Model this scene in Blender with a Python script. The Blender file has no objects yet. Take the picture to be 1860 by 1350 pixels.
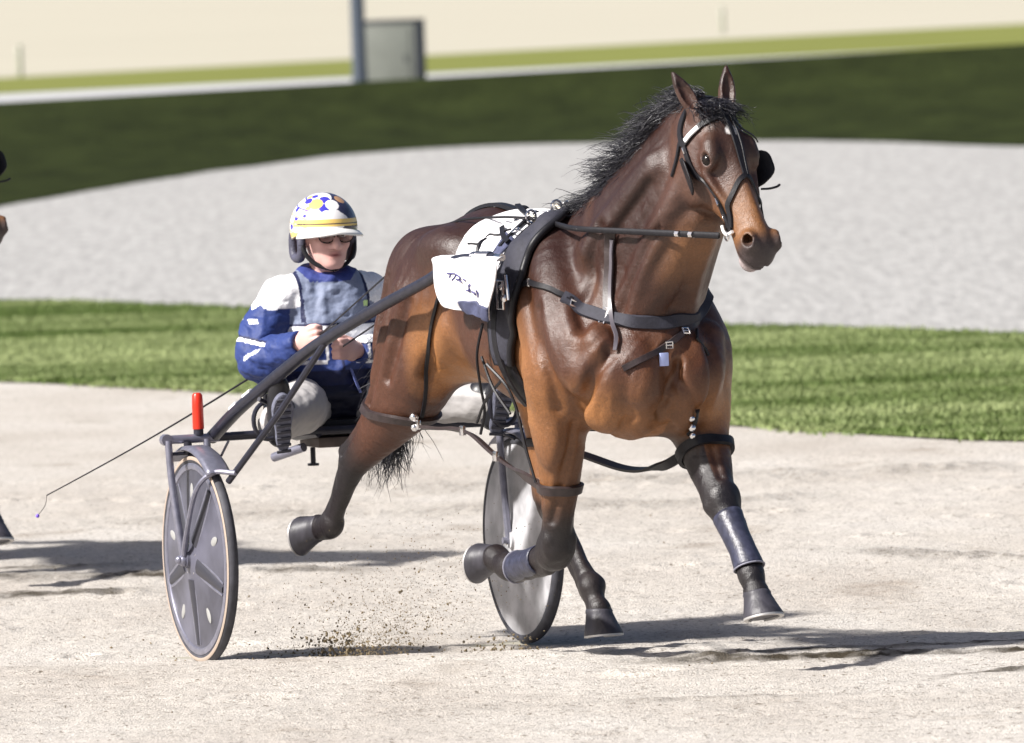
import bpy, bmesh, math, random
import numpy as np
from mathutils import Vector, Matrix, Quaternion
from mathutils.bvhtree import BVHTree

SC = bpy.context.scene
COL = SC.collection
RNG = np.random.default_rng(7)
random.seed(7)
R = math.radians

# ---------------------------------------------------------------- camera
def make_camera():
    cam = bpy.data.cameras.new('camera')
    ob = bpy.data.objects.new('camera', cam)
    COL.objects.link(ob)
    yaw, pitch, roll = R(0.0617), R(-2.7164), R(2.0)
    f = Vector((math.sin(yaw)*math.cos(pitch), math.cos(yaw)*math.cos(pitch), math.sin(pitch)))
    r = Vector((math.cos(yaw), -math.sin(yaw), 0)); u = r.cross(f)
    r2 = r*math.cos(roll) - u*math.sin(roll)
    u2 = u*math.cos(roll) + r*math.sin(roll)
    m = Matrix((r2, u2, -f)).transposed().to_4x4()
    m.translation = Vector((0, -30.0, 2.35))
    ob.matrix_world = m
    cam.sensor_width = 36.0
    cam.lens = 36.0*16400/1860
    cam.clip_start = 1.0
    cam.clip_end = 4000
    cam.dof.use_dof = True
    cam.dof.focus_distance = 29.5
    cam.dof.aperture_fstop = 7.1
    SC.camera = ob
make_camera()

# ---------------------------------------------------------------- light
SUN_EL, SUN_AZ = 41.0, 206.0     # azimuth of the direction TOWARDS the light, degrees from +X, counter-clockwise
def make_light():
    w = bpy.data.worlds.new('World'); SC.world = w; w.use_nodes = True
    nt = w.node_tree; nt.nodes.clear()
    sky = nt.nodes.new('ShaderNodeTexSky'); sky.sky_type = 'NISHITA'; sky.sun_disc = False
    sky.sun_elevation = R(SUN_EL)
    sky.sun_rotation = R(90 - SUN_AZ)
    sky.air_density = 0.7; sky.dust_density = 3.5; sky.ozone_density = 1.0
    bg = nt.nodes.new('ShaderNodeBackground'); bg.inputs['Strength'].default_value = 0.065
    out = nt.nodes.new('ShaderNodeOutputWorld')
    nt.links.new(sky.outputs[0], bg.inputs[0]); nt.links.new(bg.outputs[0], out.inputs[0])
    l = bpy.data.lights.new('sun', 'SUN'); l.energy = 5.0; l.angle = R(3.0); l.color = (1.0, 0.965, 0.925)
    ob = bpy.data.objects.new('sun', l); COL.objects.link(ob)
    d = Vector((math.cos(R(SUN_EL))*math.cos(R(SUN_AZ)), math.cos(R(SUN_EL))*math.sin(R(SUN_AZ)), math.sin(R(SUN_EL))))
    ob.rotation_euler = d.to_track_quat('Z', 'Y').to_euler()
    ob.location = d*20
make_light()
SC.view_settings.view_transform = 'Standard'
SC.view_settings.look = 'None'
SC.view_settings.exposure = 0.72
SC.view_settings.gamma = 1.0
SC.view_settings.use_curve_mapping = False

# ---------------------------------------------------------------- material helpers
MATS = {}
def mat(name, color=(.5, .5, .5), rough=.6, metal=0.0, spec=.5, attr=None, noise=0.0, nscale=20.0, bump=0.0, bscale=60.0,
        sheen=0.0, coat=0.0, trans=0.0, emit=None, detail=4.0, bdist=0.01, stretch=None, bump2=None, rvar=None):
    if name in MATS: return MATS[name]
    m = bpy.data.materials.new(name); m.use_nodes = True; MATS[name] = m
    nt = m.node_tree; b = nt.nodes['Principled BSDF']
    b.inputs['Roughness'].default_value = rough
    b.inputs['Metallic'].default_value = metal
    b.inputs['Specular IOR Level'].default_value = spec
    if sheen: b.inputs['Sheen Weight'].default_value = sheen
    if coat: b.inputs['Coat Weight'].default_value = coat
    if trans: b.inputs['Transmission Weight'].default_value = trans
    tc = nt.nodes.new('ShaderNodeTexCoord')
    vec = tc.outputs['Object']
    if stretch:
        mp = nt.nodes.new('ShaderNodeMapping'); mp.inputs['Scale'].default_value = stretch
        nt.links.new(vec, mp.inputs[0]); vec = mp.outputs[0]
    if attr:
        a = nt.nodes.new('ShaderNodeAttribute'); a.attribute_name = attr; src = a.outputs['Color']
    else:
        c = nt.nodes.new('ShaderNodeRGB'); c.outputs[0].default_value = (*color, 1); src = c.outputs[0]
    if noise:
        n = nt.nodes.new('ShaderNodeTexNoise'); n.inputs['Scale'].default_value = nscale; n.inputs['Detail'].default_value = detail
        nt.links.new(vec, n.inputs['Vector'])
        mr = nt.nodes.new('ShaderNodeMapRange'); mr.inputs[1].default_value = .25; mr.inputs[2].default_value = .75
        mr.inputs[3].default_value = 1-noise; mr.inputs[4].default_value = 1+noise
        nt.links.new(n.outputs[0], mr.inputs[0])
        mx = nt.nodes.new('ShaderNodeVectorMath'); mx.operation = 'SCALE'
        nt.links.new(src, mx.inputs[0]); nt.links.new(mr.outputs[0], mx.inputs['Scale']); src = mx.outputs[0]
    nt.links.new(src, b.inputs['Base Color'])
    if bump:
        n2 = nt.nodes.new('ShaderNodeTexNoise'); n2.inputs['Scale'].default_value = bscale; n2.inputs['Detail'].default_value = 5
        nt.links.new(vec, n2.inputs['Vector'])
        bp = nt.nodes.new('ShaderNodeBump'); bp.inputs['Strength'].default_value = bump; bp.inputs['Distance'].default_value = bdist
        nt.links.new(n2.outputs[0], bp.inputs['Height']); last = bp
        if bump2:
            n3 = nt.nodes.new('ShaderNodeTexNoise'); n3.inputs['Scale'].default_value = bump2[1]; n3.inputs['Detail'].default_value = 3
            nt.links.new(tc.outputs['Object'], n3.inputs['Vector'])
            b3 = nt.nodes.new('ShaderNodeBump'); b3.inputs['Strength'].default_value = bump2[0]; b3.inputs['Distance'].default_value = bump2[2]
            nt.links.new(n3.outputs[0], b3.inputs['Height']); nt.links.new(bp.outputs[0], b3.inputs['Normal']); last = b3
        nt.links.new(last.outputs[0], b.inputs['Normal'])
    if rvar:
        n4 = nt.nodes.new('ShaderNodeTexNoise'); n4.inputs['Scale'].default_value = rvar[0]; n4.inputs['Detail'].default_value = 6
        nt.links.new(tc.outputs['Object'], n4.inputs['Vector'])
        m4 = nt.nodes.new('ShaderNodeMapRange'); m4.inputs[1].default_value = .3; m4.inputs[2].default_value = .7; m4.inputs[3].default_value = rvar[1]; m4.inputs[4].default_value = rvar[2]
        nt.links.new(n4.outputs[0], m4.inputs[0]); nt.links.new(m4.outputs[0], b.inputs['Roughness'])
    if emit:
        b.inputs['Emission Color'].default_value = (*emit[:3], 1); b.inputs['Emission Strength'].default_value = emit[3]
    return m

# ---------------------------------------------------------------- mesh helpers (all coordinates given in the world, then re-centred)
def tag(o, label=None, cat=None, group=None, kind=None):
    if label: o['label'] = label
    if cat: o['category'] = cat
    if group: o['group'] = group
    if kind: o['kind'] = kind
    return o

def empty(name, loc, label=None, cat=None, group=None):
    o = bpy.data.objects.new(name, None); COL.objects.link(o); o.location = loc
    o.empty_display_size = .1
    return tag(o, label, cat, group)

def world_loc(o):
    l = Vector(o.location)
    while o.parent: o = o.parent; l += o.location
    return l

def obj(name, verts, faces, material, parent=None, smooth=True, colors=None, attr='col', loc=None, autosmooth=None):
    v = np.asarray(verts, float).reshape(-1, 3)
    c = Vector(v.mean(0)) if loc is None else Vector(loc)
    me = bpy.data.meshes.new(name)
    if isinstance(faces, np.ndarray):
        k = faces.shape[1]; nf = len(faces)
        me.vertices.add(len(v)); me.vertices.foreach_set('co', (v-np.array(c)).astype(np.float32).ravel())
        me.loops.add(nf*k); me.loops.foreach_set('vertex_index', faces.astype(np.int32).ravel())
        me.polygons.add(nf); me.polygons.foreach_set('loop_start', np.arange(0, nf*k, k, dtype=np.int32))
        me.update(calc_edges=True); me.validate()
    else:
        me.from_pydata([tuple(x) for x in (v-np.array(c))], [], [tuple(f) for f in faces]); me.update()
    if smooth: me.polygons.foreach_set('use_smooth', np.ones(len(me.polygons), bool))
    if colors is not None:
        a = me.color_attributes.new(attr, 'FLOAT_COLOR', 'POINT')
        cc = np.ones((len(v), 4), np.float32); cc[:, :3] = colors
        a.data.foreach_set('color', cc.ravel())
    o = bpy.data.objects.new(name, me); COL.objects.link(o)
    me.materials.append(material)
    if autosmooth is not None:
        me.set_sharp_from_angle(angle=R(autosmooth))
    if parent is not None:
        o.parent = parent; o.location = c - world_loc(parent)
    else:
        o.location = c
    return o

class MB:
    """collects simple shapes (world coordinates) for ONE mesh"""
    def __init__(s): s.v = []; s.f = []; s.n = 0; s.c = []; s.usec = False
    def add(s, v, f, col=None):
        v = np.asarray(v, float); s.v.append(v)
        s.f += [tuple(int(i)+s.n for i in q) for q in f]; s.n += len(v)
        s.c.append(np.tile(np.array(col if col is not None else (.5, .5, .5)), (len(v), 1)))
        if col is not None: s.usec = True
        return s
    def tube(s, pts, r, n=10, caps=True, col=None, flat=1.0, up=None):
        P = np.asarray(pts, float); m = len(P); rr = np.broadcast_to(np.asarray(r, float), (m,))
        T = np.gradient(P, axis=0); T /= np.linalg.norm(T, axis=1)[:, None]+1e-12
        a = np.array([0, 0, 1.]) if up is None else np.asarray(up, float)
        if abs(T[0]@a) > .95: a = np.array([0, 1., 0])
        N = np.cross(T[0], a); N /= np.linalg.norm(N); V = []
        for i in range(m):
            N = N - T[i]*(N@T[i]); N /= np.linalg.norm(N); Bn = np.cross(T[i], N)
            for k in range(n):
                t = 2*math.pi*k/n
                V.append(P[i] + rr[i]*(math.cos(t)*N + flat*math.sin(t)*Bn))
        F = []
        for i in range(m-1):
            for k in range(n):
                F.append((i*n+k, i*n+(k+1) % n, (i+1)*n+(k+1) % n, (i+1)*n+k))
        if caps: F.append(tuple(range(n-1, -1, -1))); F.append(tuple((m-1)*n+k for k in range(n)))
        return s.add(V, F, col)
    def box(s, c, sx, sy, sz, ax=None, col=None, bevel=0.0):
        X, Y, Z = ax if ax is not None else (np.array([1., 0, 0]), np.array([0, 1., 0]), np.array([0, 0, 1.]))
        X, Y, Z = map(np.asarray, (X, Y, Z)); c = np.asarray(c, float)
        bm = bmesh.new(); bmesh.ops.create_cube(bm, size=1)
        for q in bm.verts: q.co = Vector((q.co.x*sx, q.co.y*sy, q.co.z*sz))
        if bevel: bmesh.ops.bevel(bm, geom=list(bm.edges), offset=bevel, segments=2, affect='EDGES', profile=.6)
        bm.verts.index_update()
        V = [c + q.co.x*X + q.co.y*Y + q.co.z*Z for q in bm.verts]
        F = [[q.index for q in f.verts] for f in bm.faces]; bm.free()
        return s.add(V, F, col)
    def ball(s, c, r, col=None, ax=None, nu=14, nv=9):
        r3 = np.broadcast_to(np.asarray(r, float), (3,)); c = np.asarray(c, float)
        X, Y, Z = ax if ax is not None else (np.array([1., 0, 0]), np.array([0, 1., 0]), np.array([0, 0, 1.]))
        V = [c + r3[2]*np.asarray(Z)]; F = []
        for i in range(1, nv):
            p = math.pi*i/nv
            for k in range(nu):
                t = 2*math.pi*k/nu
                V.append(c + r3[0]*math.sin(p)*math.cos(t)*np.asarray(X) + r3[1]*math.sin(p)*math.sin(t)*np.asarray(Y) + r3[2]*math.cos(p)*np.asarray(Z))
        V.append(c - r3[2]*np.asarray(Z)); e = len(V)-1
        for k in range(nu): F.append((0, 1+k, 1+(k+1) % nu)); F.append((e, e-nu+(k+1) % nu, e-nu+k))
        for i in range(nv-2):
            for k in range(nu):
                a = 1+i*nu; F.append((a+k, a+nu+k, a+nu+(k+1) % nu, a+(k+1) % nu))
        return s.add(V, F, col)
    def lathe(s, c, axis, prof, n=48, ref=None, col=None, cols=None):
        """prof: list of (distance along axis, radius)"""
        A = np.asarray(axis, float); A /= np.linalg.norm(A); a = np.array([0, 0, 1.]) if ref is None else np.asarray(ref, float)
        if abs(a@A) > .95: a = np.array([1., 0, 0])
        X = np.cross(A, a); X /= np.linalg.norm(X); Y = np.cross(A, X); c = np.asarray(c, float); V = []; F = []
        m = len(prof)
        for (d, r) in prof:
            for k in range(n):
                t = 2*math.pi*k/n; V.append(c + d*A + r*(math.cos(t)*X + math.sin(t)*Y))
        for i in range(m-1):
            for k in range(n): F.append((i*n+k, (i+1)*n+k, (i+1)*n+(k+1) % n, i*n+(k+1) % n))
        return s.add(V, F, col)
    def build(s, name, material, parent=None, smooth=True, autosmooth=40):
        V = np.vstack(s.v)
        return obj(name, V, s.f, material, parent, smooth, colors=np.vstack(s.c) if s.usec else None, autosmooth=autosmooth if smooth else None)

def catmull(P, n=6):
    P = np.asarray(P, float)
    Q = np.vstack([2*P[0]-P[1], P, 2*P[-1]-P[-2]]); out = []
    for i in range(1, len(Q)-2):
        a, b, c, d = Q[i-1:i+3]
        for t in np.linspace(0, 1, n, endpoint=False):
            out.append(.5*((2*b) + (-a+c)*t + (2*a-5*b+4*c-d)*t*t + (-a+3*b-3*c+d)*t**3))
    out.append(P[-1]); return np.array(out)

class Frame:
    """u forward, v to the animal's left, z up"""
    def __init__(s, O, deg):
        t = R(deg); s.O = np.array(O, float)
        s.h = np.array([math.sin(t), -math.cos(t), 0]); s.l = np.array([math.cos(t), math.sin(t), 0]); s.z = np.array([0, 0, 1.])
    def w(s, p):
        p = np.asarray(p, float)
        return s.O + p[..., 0:1]*s.h + p[..., 1:2]*s.l + p[..., 2:3]*s.z
    def inv(s, P):
        d = np.asarray(P, float) - s.O
        return np.stack([d@s.h, d@s.l, d@s.z], -1)
HF = Frame((0.1566, -0.6367, 0.0), 25.0)      # the horse
SF = Frame((-0.497, 0.75, -0.055), 20.5)       # the sulky and its driver

# ---------------------------------------------------------------- noise for relief
def vnoise(x, y, seed=0):
    xi = np.floor(x).astype(np.int64); yi = np.floor(y).astype(np.int64); xf = x-xi; yf = y-yi
    def hsh(a, b):
        n = (a*374761393 + b*668265263 + seed*1442695041) & 0xffffffff
        n = ((n ^ (n >> 13))*1274126177) & 0xffffffff
        return ((n ^ (n >> 16)) & 0xffff)/65535.0
    sx = xf*xf*(3-2*xf); sy = yf*yf*(3-2*yf)
    return (hsh(xi, yi)*(1-sx)+hsh(xi+1, yi)*sx)*(1-sy) + (hsh(xi, yi+1)*(1-sx)+hsh(xi+1, yi+1)*sx)*sy
def fbm(x, y, oct=4, seed=0):
    t = 0; a = .5
    for o in range(oct): t = t + a*(vnoise(x, y, seed+o*17)-.5); x = x*2.03; y = y*2.03; a *= .5
    return t
def noise3(p, seed=0):
    """cheap smooth 3-d variation"""
    return (fbm(p[:, 0]+p[:, 2]*.7, p[:, 1]-p[:, 2]*.4, 3, seed) + fbm(p[:, 2]+p[:, 0]*.3+9, p[:, 1]*.8+p[:, 0]*.5, 3, seed+5))
# ================================================================ SIGNED DISTANCE BODIES
class SDF:
    def __init__(s, lo, hi, h):
        s.lo = np.array(lo, np.float32); s.h = h
        s.n = np.ceil((np.array(hi)-lo)/h).astype(int)+1
        s.D = np.full(s.n, 1.0, np.float32)
        s.ax = [s.lo[i]+h*np.arange(s.n[i], dtype=np.float32) for i in range(3)]
    def _box(s, lo, hi):
        a = np.clip(np.floor((np.asarray(lo)-s.lo)/s.h).astype(int), 0, s.n); b = np.clip(np.ceil((np.asarray(hi)-s.lo)/s.h).astype(int)+1, 0, s.n)
        sl = tuple(slice(a[i], b[i]) for i in range(3))
        g = [s.ax[0][sl[0]][:, None, None], s.ax[1][sl[1]][None, :, None], s.ax[2][sl[2]][None, None, :]]
        return sl, g
    def _mix(s, sl, d, k, op):
        a = s.D[sl]
        if a.size == 0: return
        if op == 'sub':
            d = -d; t = np.clip(.5-.5*(d-a)/k, 0, 1); s.D[sl] = d*(1-t)+a*t + k*t*(1-t)
        else:
            t = np.clip(.5+.5*(a-d)/k, 0, 1); s.D[sl] = a*(1-t)+d*t - k*t*(1-t)
    def chain(s, pts, k=.04, lat=1.0, sub=4, op='add'):
        """pts: (u,v,z,r); lat scales the radius along v"""
        P = catmull(np.asarray(pts, float), sub) if sub > 1 else np.asarray(pts, float)
        pad = k+.02; rm = P[:, 3].max()*max(1, lat)
        sl, g = s._box(P[:, :3].min(0)-rm-pad, P[:, :3].max(0)+rm+pad)
        if s.D[sl].size == 0: return
        best = np.full(s.D[sl].shape, 9., np.float32)
        for i in range(len(P)-1):
            A, Bq = P[i], P[i+1]; r2 = max(A[3], Bq[3])*max(1, lat)+pad
            lo = np.minimum(A[:3], Bq[:3])-r2; hi = np.maximum(A[:3], Bq[:3])+r2
            sl2, g2 = s._box(lo, hi)
            rel = tuple(slice(sl2[j].start-sl[j].start, sl2[j].stop-sl[j].start) for j in range(3))
            a = A[:3].copy(); b = Bq[:3].copy(); a[1] /= lat; b[1] /= lat
            ab = b-a; L2 = ab@ab+1e-9
            x = g2[0]-a[0]; y = g2[1]/lat-a[1]; z = g2[2]-a[2]
            t = np.clip((x*ab[0]+y*ab[1]+z*ab[2])/L2, 0, 1).astype(np.float32)
            d = np.sqrt((x-t*ab[0])**2+(y-t*ab[1])**2+(z-t*ab[2])**2) - (A[3]+(Bq[3]-A[3])*t)
            best[rel] = np.minimum(best[rel], (d*min(1, lat)).astype(np.float32))
        s._mix(sl, best, k, op)
    def ell(s, c, r, k=.04, rot=None, op='add'):
        """rot: 3x3, rows are the ellipsoid's axes"""
        c = np.asarray(c, float); r = np.asarray(r, float); rm = r.max(); pad = k+.02
        Mx = np.eye(3) if rot is None else np.asarray(rot, float)
        ext = np.sqrt(((Mx*r[:, None])**2).sum(0))+pad
        sl, g = s._box(c-ext, c+ext)
        x, y, z = g[0]-c[0], g[1]-c[1], g[2]-c[2]
        q = [(Mx[i, 0]*x+Mx[i, 1]*y+Mx[i, 2]*z) for i in range(3)]
        k0 = np.sqrt(sum((q[i]/r[i])**2 for i in range(3))); k1 = np.sqrt(sum((q[i]/r[i]**2)**2 for i in range(3)))+1e-6
        s._mix(sl, (k0*(k0-1)/k1).astype(np.float32), k, op)
    def loft(s, tab, k=.04, O=(0, 0, 0), E=None, skew=None, op='add'):
        """tab rows: s, bottom, top, half width, pinch of the top half; E rows: axis, lateral, up"""
        T = np.asarray(tab, float); Ex = np.eye(3) if E is None else np.asarray(E, float); O = np.asarray(O, float)
        fine = catmull(T, 6); fine = fine[np.argsort(fine[:, 0])]
        cor = []
        for ss in (T[0, 0], T[-1, 0]):
            for la in (-T[:, 3].max(), T[:, 3].max()):
                for up in (T[:, 1].min(), T[:, 2].max()): cor.append(O+ss*Ex[0]+la*Ex[1]+up*Ex[2])
        cor = np.array(cor); sl, g = s._box(cor.min(0)-k-.02, cor.max(0)+k+.02)
        x, y, z = g[0]-O[0], g[1]-O[1], g[2]-O[2]
        S, L, U = [Ex[i, 0]*x+Ex[i, 1]*y+Ex[i, 2]*z for i in range(3)]
        def ip(j): return np.interp(S, fine[:, 0], fine[:, j]).astype(np.float32)
        bo, to, hw, pi = ip(1), ip(2), ip(3), ip(4)
        cz = (bo+to)/2 - .06*(to-bo); b = np.where(U > cz, to-cz, cz-bo); t = np.clip((U-cz)/np.maximum(b, 1e-3), 0, 1)
        a = hw*(1-pi*t*t)
        q = np.sqrt((L/a)**2+((U-cz)/b)**2)
        d = (q-1)*np.minimum(a, b)
        e0 = T[0, 0]-S; e1 = S-T[-1, 0]; d = np.maximum(d, np.maximum(e0, e1))
        s._mix(sl, d.astype(np.float32), k, op)
    def mesh(s):
        D = s.D; sg = (D < 0); c = np.zeros(np.array(D.shape)-1, np.uint8)
        for i in (0, 1):
            for j in (0, 1):
                for k in (0, 1): c += sg[i:sg.shape[0]-1+i, j:sg.shape[1]-1+j, k:sg.shape[2]-1+k]
        act = np.argwhere((c > 0) & (c < 8)); idm = np.full(c.shape, -1, np.int32); idm[act[:, 0], act[:, 1], act[:, 2]] = np.arange(len(act))
        off = np.array([(i, j, k) for i in (0, 1) for j in (0, 1) for k in (0, 1)])
        val = np.stack([D[act[:, 0]+o[0], act[:, 1]+o[1], act[:, 2]+o[2]] for o in off], 1)
        acc = np.zeros((len(act), 3)); cnt = np.zeros(len(act))
        for a in range(8):
            for b in range(a+1, 8):
                if np.abs(off[a]-off[b]).sum() != 1: continue
                m = (val[:, a] < 0) != (val[:, b] < 0); t = val[m, a]/(val[m, a]-val[m, b])
                acc[m] += off[a]+t[:, None]*(off[b]-off[a]); cnt[m] += 1
        V = s.lo + s.h*(act+acc/cnt[:, None]); F = []
        for ax in range(3):
            o = [0, 0, 0]; o[ax] = 1
            A = sg[:sg.shape[0]-o[0], :sg.shape[1]-o[1], :sg.shape[2]-o[2]]; Bq = sg[o[0]:, o[1]:, o[2]:]
            e = np.argwhere(A != Bq); b1, b2 = (ax+1) % 3, (ax+2) % 3
            e = e[(e[:, b1] > 0) & (e[:, b2] > 0) & (e[:, b1] < c.shape[b1]) & (e[:, b2] < c.shape[b2])]
            if not len(e): continue
            ins = A[e[:, 0], e[:, 1], e[:, 2]]
            def q(d1, d2):
                w = e.copy(); w[:, b1] -= d1; w[:, b2] -= d2; return idm[w[:, 0], w[:, 1], w[:, 2]]
            qd = np.stack([q(0, 0), q(1, 0), q(1, 1), q(0, 1)], 1)
            qd[~ins] = qd[~ins][:, ::-1]; F.append(qd)
        F = np.vstack(F); F = F[(F >= 0).all(1)]
        return V, F

def smooth_mesh(V, F, it=2, lam=.5):
    for _ in range(it):
        acc = np.zeros_like(V); cnt = np.zeros(len(V))
        for i in range(4):
            a = F[:, i]; b = F[:, (i+1) % 4]
            for d in range(3): acc[:, d] += np.bincount(a, V[b, d], len(V)) + np.bincount(b, V[a, d], len(V))
            cnt += np.bincount(a, minlength=len(V)) + np.bincount(b, minlength=len(V))
        V = V + lam*(acc/cnt[:, None]-V)
    return V

def rotv(deg):   # pitch: first axis tilts from u towards z
    c, s = math.cos(R(deg)), math.sin(R(deg)); return np.array([[c, 0, s], [0, 1, 0], [-s, 0, c]])

# ---------------------------------------------------------------- the horse's shape (u, v, z)
POLL = np.array([1.058, .085, 1.80])
def head_frame():
    yw, pt = R(8.0), R(-60.0)
    e1 = np.array([math.cos(pt)*math.cos(yw), math.cos(pt)*math.sin(yw), math.sin(pt)])
    e2 = np.array([-math.sin(yw), math.cos(yw), 0.0]); e3 = np.cross(e1, e2)
    return np.stack([e1, e2, e3])
HE = head_frame()
HS = np.array([.89, 1.15, 1.06])       # head length, width, depth factors
def hd(s, l, d): return POLL + s*HS[0]*HE[0] + l*HS[1]*HE[1] + d*HS[2]*HE[2]
VOX = .0052
def groove(S, pts, r=.012, k=.03):
    S.chain([(*p, r) for p in pts], k=k, op='sub', sub=4)
def horse_shape():
    S = SDF((-1.42, -.50, .10), (1.50, .46, 2.04), VOX)
    # trunk
    S.loft([(-.84, .98, 1.20, .06, 0), (-.78, .94, 1.30, .15, .1), (-.66, .90, 1.41, .235, .15), (-.52, .90, 1.465, .265, .2), (-.36, .905, 1.485, .272, .22),
            (-.20, .90, 1.465, .275, .22), (0, .845, 1.445, .305, .22), (.15, .81, 1.45, .305, .25), (.30, .785, 1.48, .285, .40), (.45, .77, 1.485, .255, .5),
            (.60, .765, 1.43, .24, .45), (.72, .765, 1.32, .22, .3), (.82, .81, 1.18, .16, .2), (.88, .90, 1.08, .06, 0)], k=.02)
    # neck
    S.chain([(.52, 0, 1.22, .28), (.66, .015, 1.36, .25), (.82, .04, 1.50, .20), (.95, .065, 1.63, .155), (1.03, .08, 1.70, .125)], k=.07, lat=.55)
    S.chain([(.40, 0, 1.42, .06), (.60, .01, 1.54, .06), (.79, .035, 1.70, .055), (.95, .065, 1.80, .05)], k=.06, lat=.6)      # crest
    for sd in (-1, 1):
        S.chain([(.80, .03+sd*.095, 1.22, .05), (.90, .045+sd*.09, 1.37, .045), (1.0, .065+sd*.08, 1.52, .04), (1.05, .08+sd*.07, 1.60, .035)], k=.035)   # neck muscle
        S.chain([(.62, .0+sd*.115, 1.36, .06), (.76, .03+sd*.10, 1.50, .055), (.90, .055+sd*.085, 1.63, .045)], k=.045)
        S.chain([(.74, sd*.09+.0, 1.10, .055), (.88, .035+sd*.045, 1.26, .045), (1.02, .07+sd*.025, 1.46, .04)], k=.035)
        # shoulder blade and muscle
        S.chain([(.34, sd*.13, 1.41, .05), (.47, sd*.19, 1.27, .085), (.62, sd*.215, 1.10, .095), (.70, sd*.20, 1.0, .095)], k=.035)
        S.chain([(.30, sd*.19, 1.33, .06), (.40, sd*.225, 1.18, .075), (.50, sd*.235, 1.03, .085), (.52, sd*.225, .95, .08)], k=.03)       # triceps
        S.chain([(.76, sd*.19, 1.07, .06), (.80, sd*.15, .96, .075), (.74, sd*.15, .86, .075)], k=.03)
        S.ell((.82, sd*.085, .99), (.085, .085, .14), k=.022, rot=rotv(20))           # pectorals
        S.ell((.74, sd*.075, .85), (.12, .07, .09), k=.03)
        S.ell((-.36, sd*.20, 1.36), (.12, .06, .05), k=.12)                         # point of hip
        S.ell((-.62, sd*.14, 1.25), (.20, .13, .17), k=.06)
    groove(S, [(.92, .0, 1.12), (.91, .0, .98), (.86, .0, .84)], .022, .035)            # cleft of the chest
    # right fore, folded
    S.chain([(.52, -.205, .97, .12), (.485, -.205, .86, .10), (.465, -.195, .74, .082), (.435, -.185, .62, .066), (.40, -.18, .50, .052), (.372, -.175, .43, .056), (.35, -.172, .385, .056)], k=.045, lat=.98)
    S.chain([(.345, -.172, .40, .052), (.27, -.172, .37, .044), (.15, -.172, .345, .038), (.06, -.172, .33, .039), (.01, -.172, .325, .047), (-.05, -.172, .335, .040), (-.10, -.172, .35, .046)], k=.03)
    S.ell((.51, -.25, .79), (.06, .04, .12), k=.03)
    # left fore, reaching
    S.chain([(.62, .205, 1.0, .13), (.66, .20, .88, .118), (.725, .18, .77, .096), (.80, .168, .68, .076), (.87, .155, .605, .062), (.915, .152, .56, .061), (.955, .152, .51, .048), (1.03, .152, .43, .039), (1.085, .152, .365, .040), (1.107, .152, .335, .046), (1.128, .152, .298, .038), (1.142, .152, .275, .045)], k=.045, lat=.95)
    S.ell((.77, .135, .75), (.09, .04, .05), k=.03, rot=rotv(-45))
    # right hind, thrown back
    S.chain([(-.52, -.15, 1.16, .17), (-.57, -.185, 1.02, .165), (-.63, -.215, .90, .14), (-.72, -.245, .80, .105), (-.83, -.27, .715, .076), (-.92, -.29, .655, .062), (-.965, -.297, .605, .048), (-1.03, -.303, .52, .035), (-1.08, -.307, .455, .036), (-1.105, -.308, .425, .047), (-1.16, -.31, .41, .040), (-1.21, -.31, .41, .045)], k=.06, lat=.85)
    S.chain([(-.78, -.265, .81, .03), (-.90, -.29, .722, .022), (-.985, -.297, .672, .028)], k=.018)
    S.chain([(-.52, -.24, 1.20, .06), (-.60, -.265, 1.05, .065), (-.66, -.275, .92, .055), (-.74, -.28, .82, .04)], k=.03)
    S.chain([(-.70, -.20, 1.22, .06), (-.74, -.225, 1.06, .065), (-.74, -.24, .93, .05)], k=.03)
    S.chain([(-.38, -.215, 1.18, .05), (-.45, -.24, 1.03, .055), (-.53, -.25, .92, .05)], k=.035)
    S.chain([(-1.0, -.30, .60, .022), (-1.065, -.305, .515, .020), (-1.12, -.308, .445, .022)], k=.015)
    # left hind, landing
    S.chain([(-.48, .15, 1.16, .17), (-.44, .165, 1.02, .155), (-.40, .165, .90, .125), (-.385, .16, .78, .092), (-.37, .152, .66, .068), (-.345, .146, .53, .060), (-.31, .143, .475, .052), (-.21, .142, .392, .034), (-.12, .14, .312, .033), (-.045, .14, .237, .044), (-.015, .14, .19, .040), (.01, .14, .165, .046)], k=.06, lat=.85)
    S.chain([(-.42, .155, .68, .03), (-.42, .15, .58, .028), (-.395, .147, .53, .03)], k=.04)
    S.chain([(-.335, .143, .455, .024), (-.235, .142, .358, .020), (-.145, .14, .280, .021), (-.085, .14, .225, .024), (-.07, .14, .200, .018)], k=.012)
    S.ell((-.03, .14, .245), (.03, .045, .035), k=.02)
    S.chain([(.30, -.172, .335, .024), (.16, -.172, .312, .020), (.05, -.172, .298, .024)], k=.012)
    S.ell((.385, -.175, .405), (.040, .056, .048), k=.016); S.ell((.395, -.215, .435), (.022, .016, .026), k=.014); S.ell((.40, -.135, .435), (.022, .016, .026), k=.014); S.ell((.375, -.20, .375), (.02, .018, .02), k=.012)
    S.ell((.93, .152, .575), (.04, .05, .045), k=.02); S.ell((.945, .125, .565), (.02, .02, .025), k=.015); S.ell((.915, .11, .545), (.02, .02, .022), k=.015)
    # flank fold and ribs
    S.chain([(-.44, -.14, .985, .05), (-.31, -.215, 1.03, .05), (-.20, -.255, 1.10, .04)], k=.05)
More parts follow.
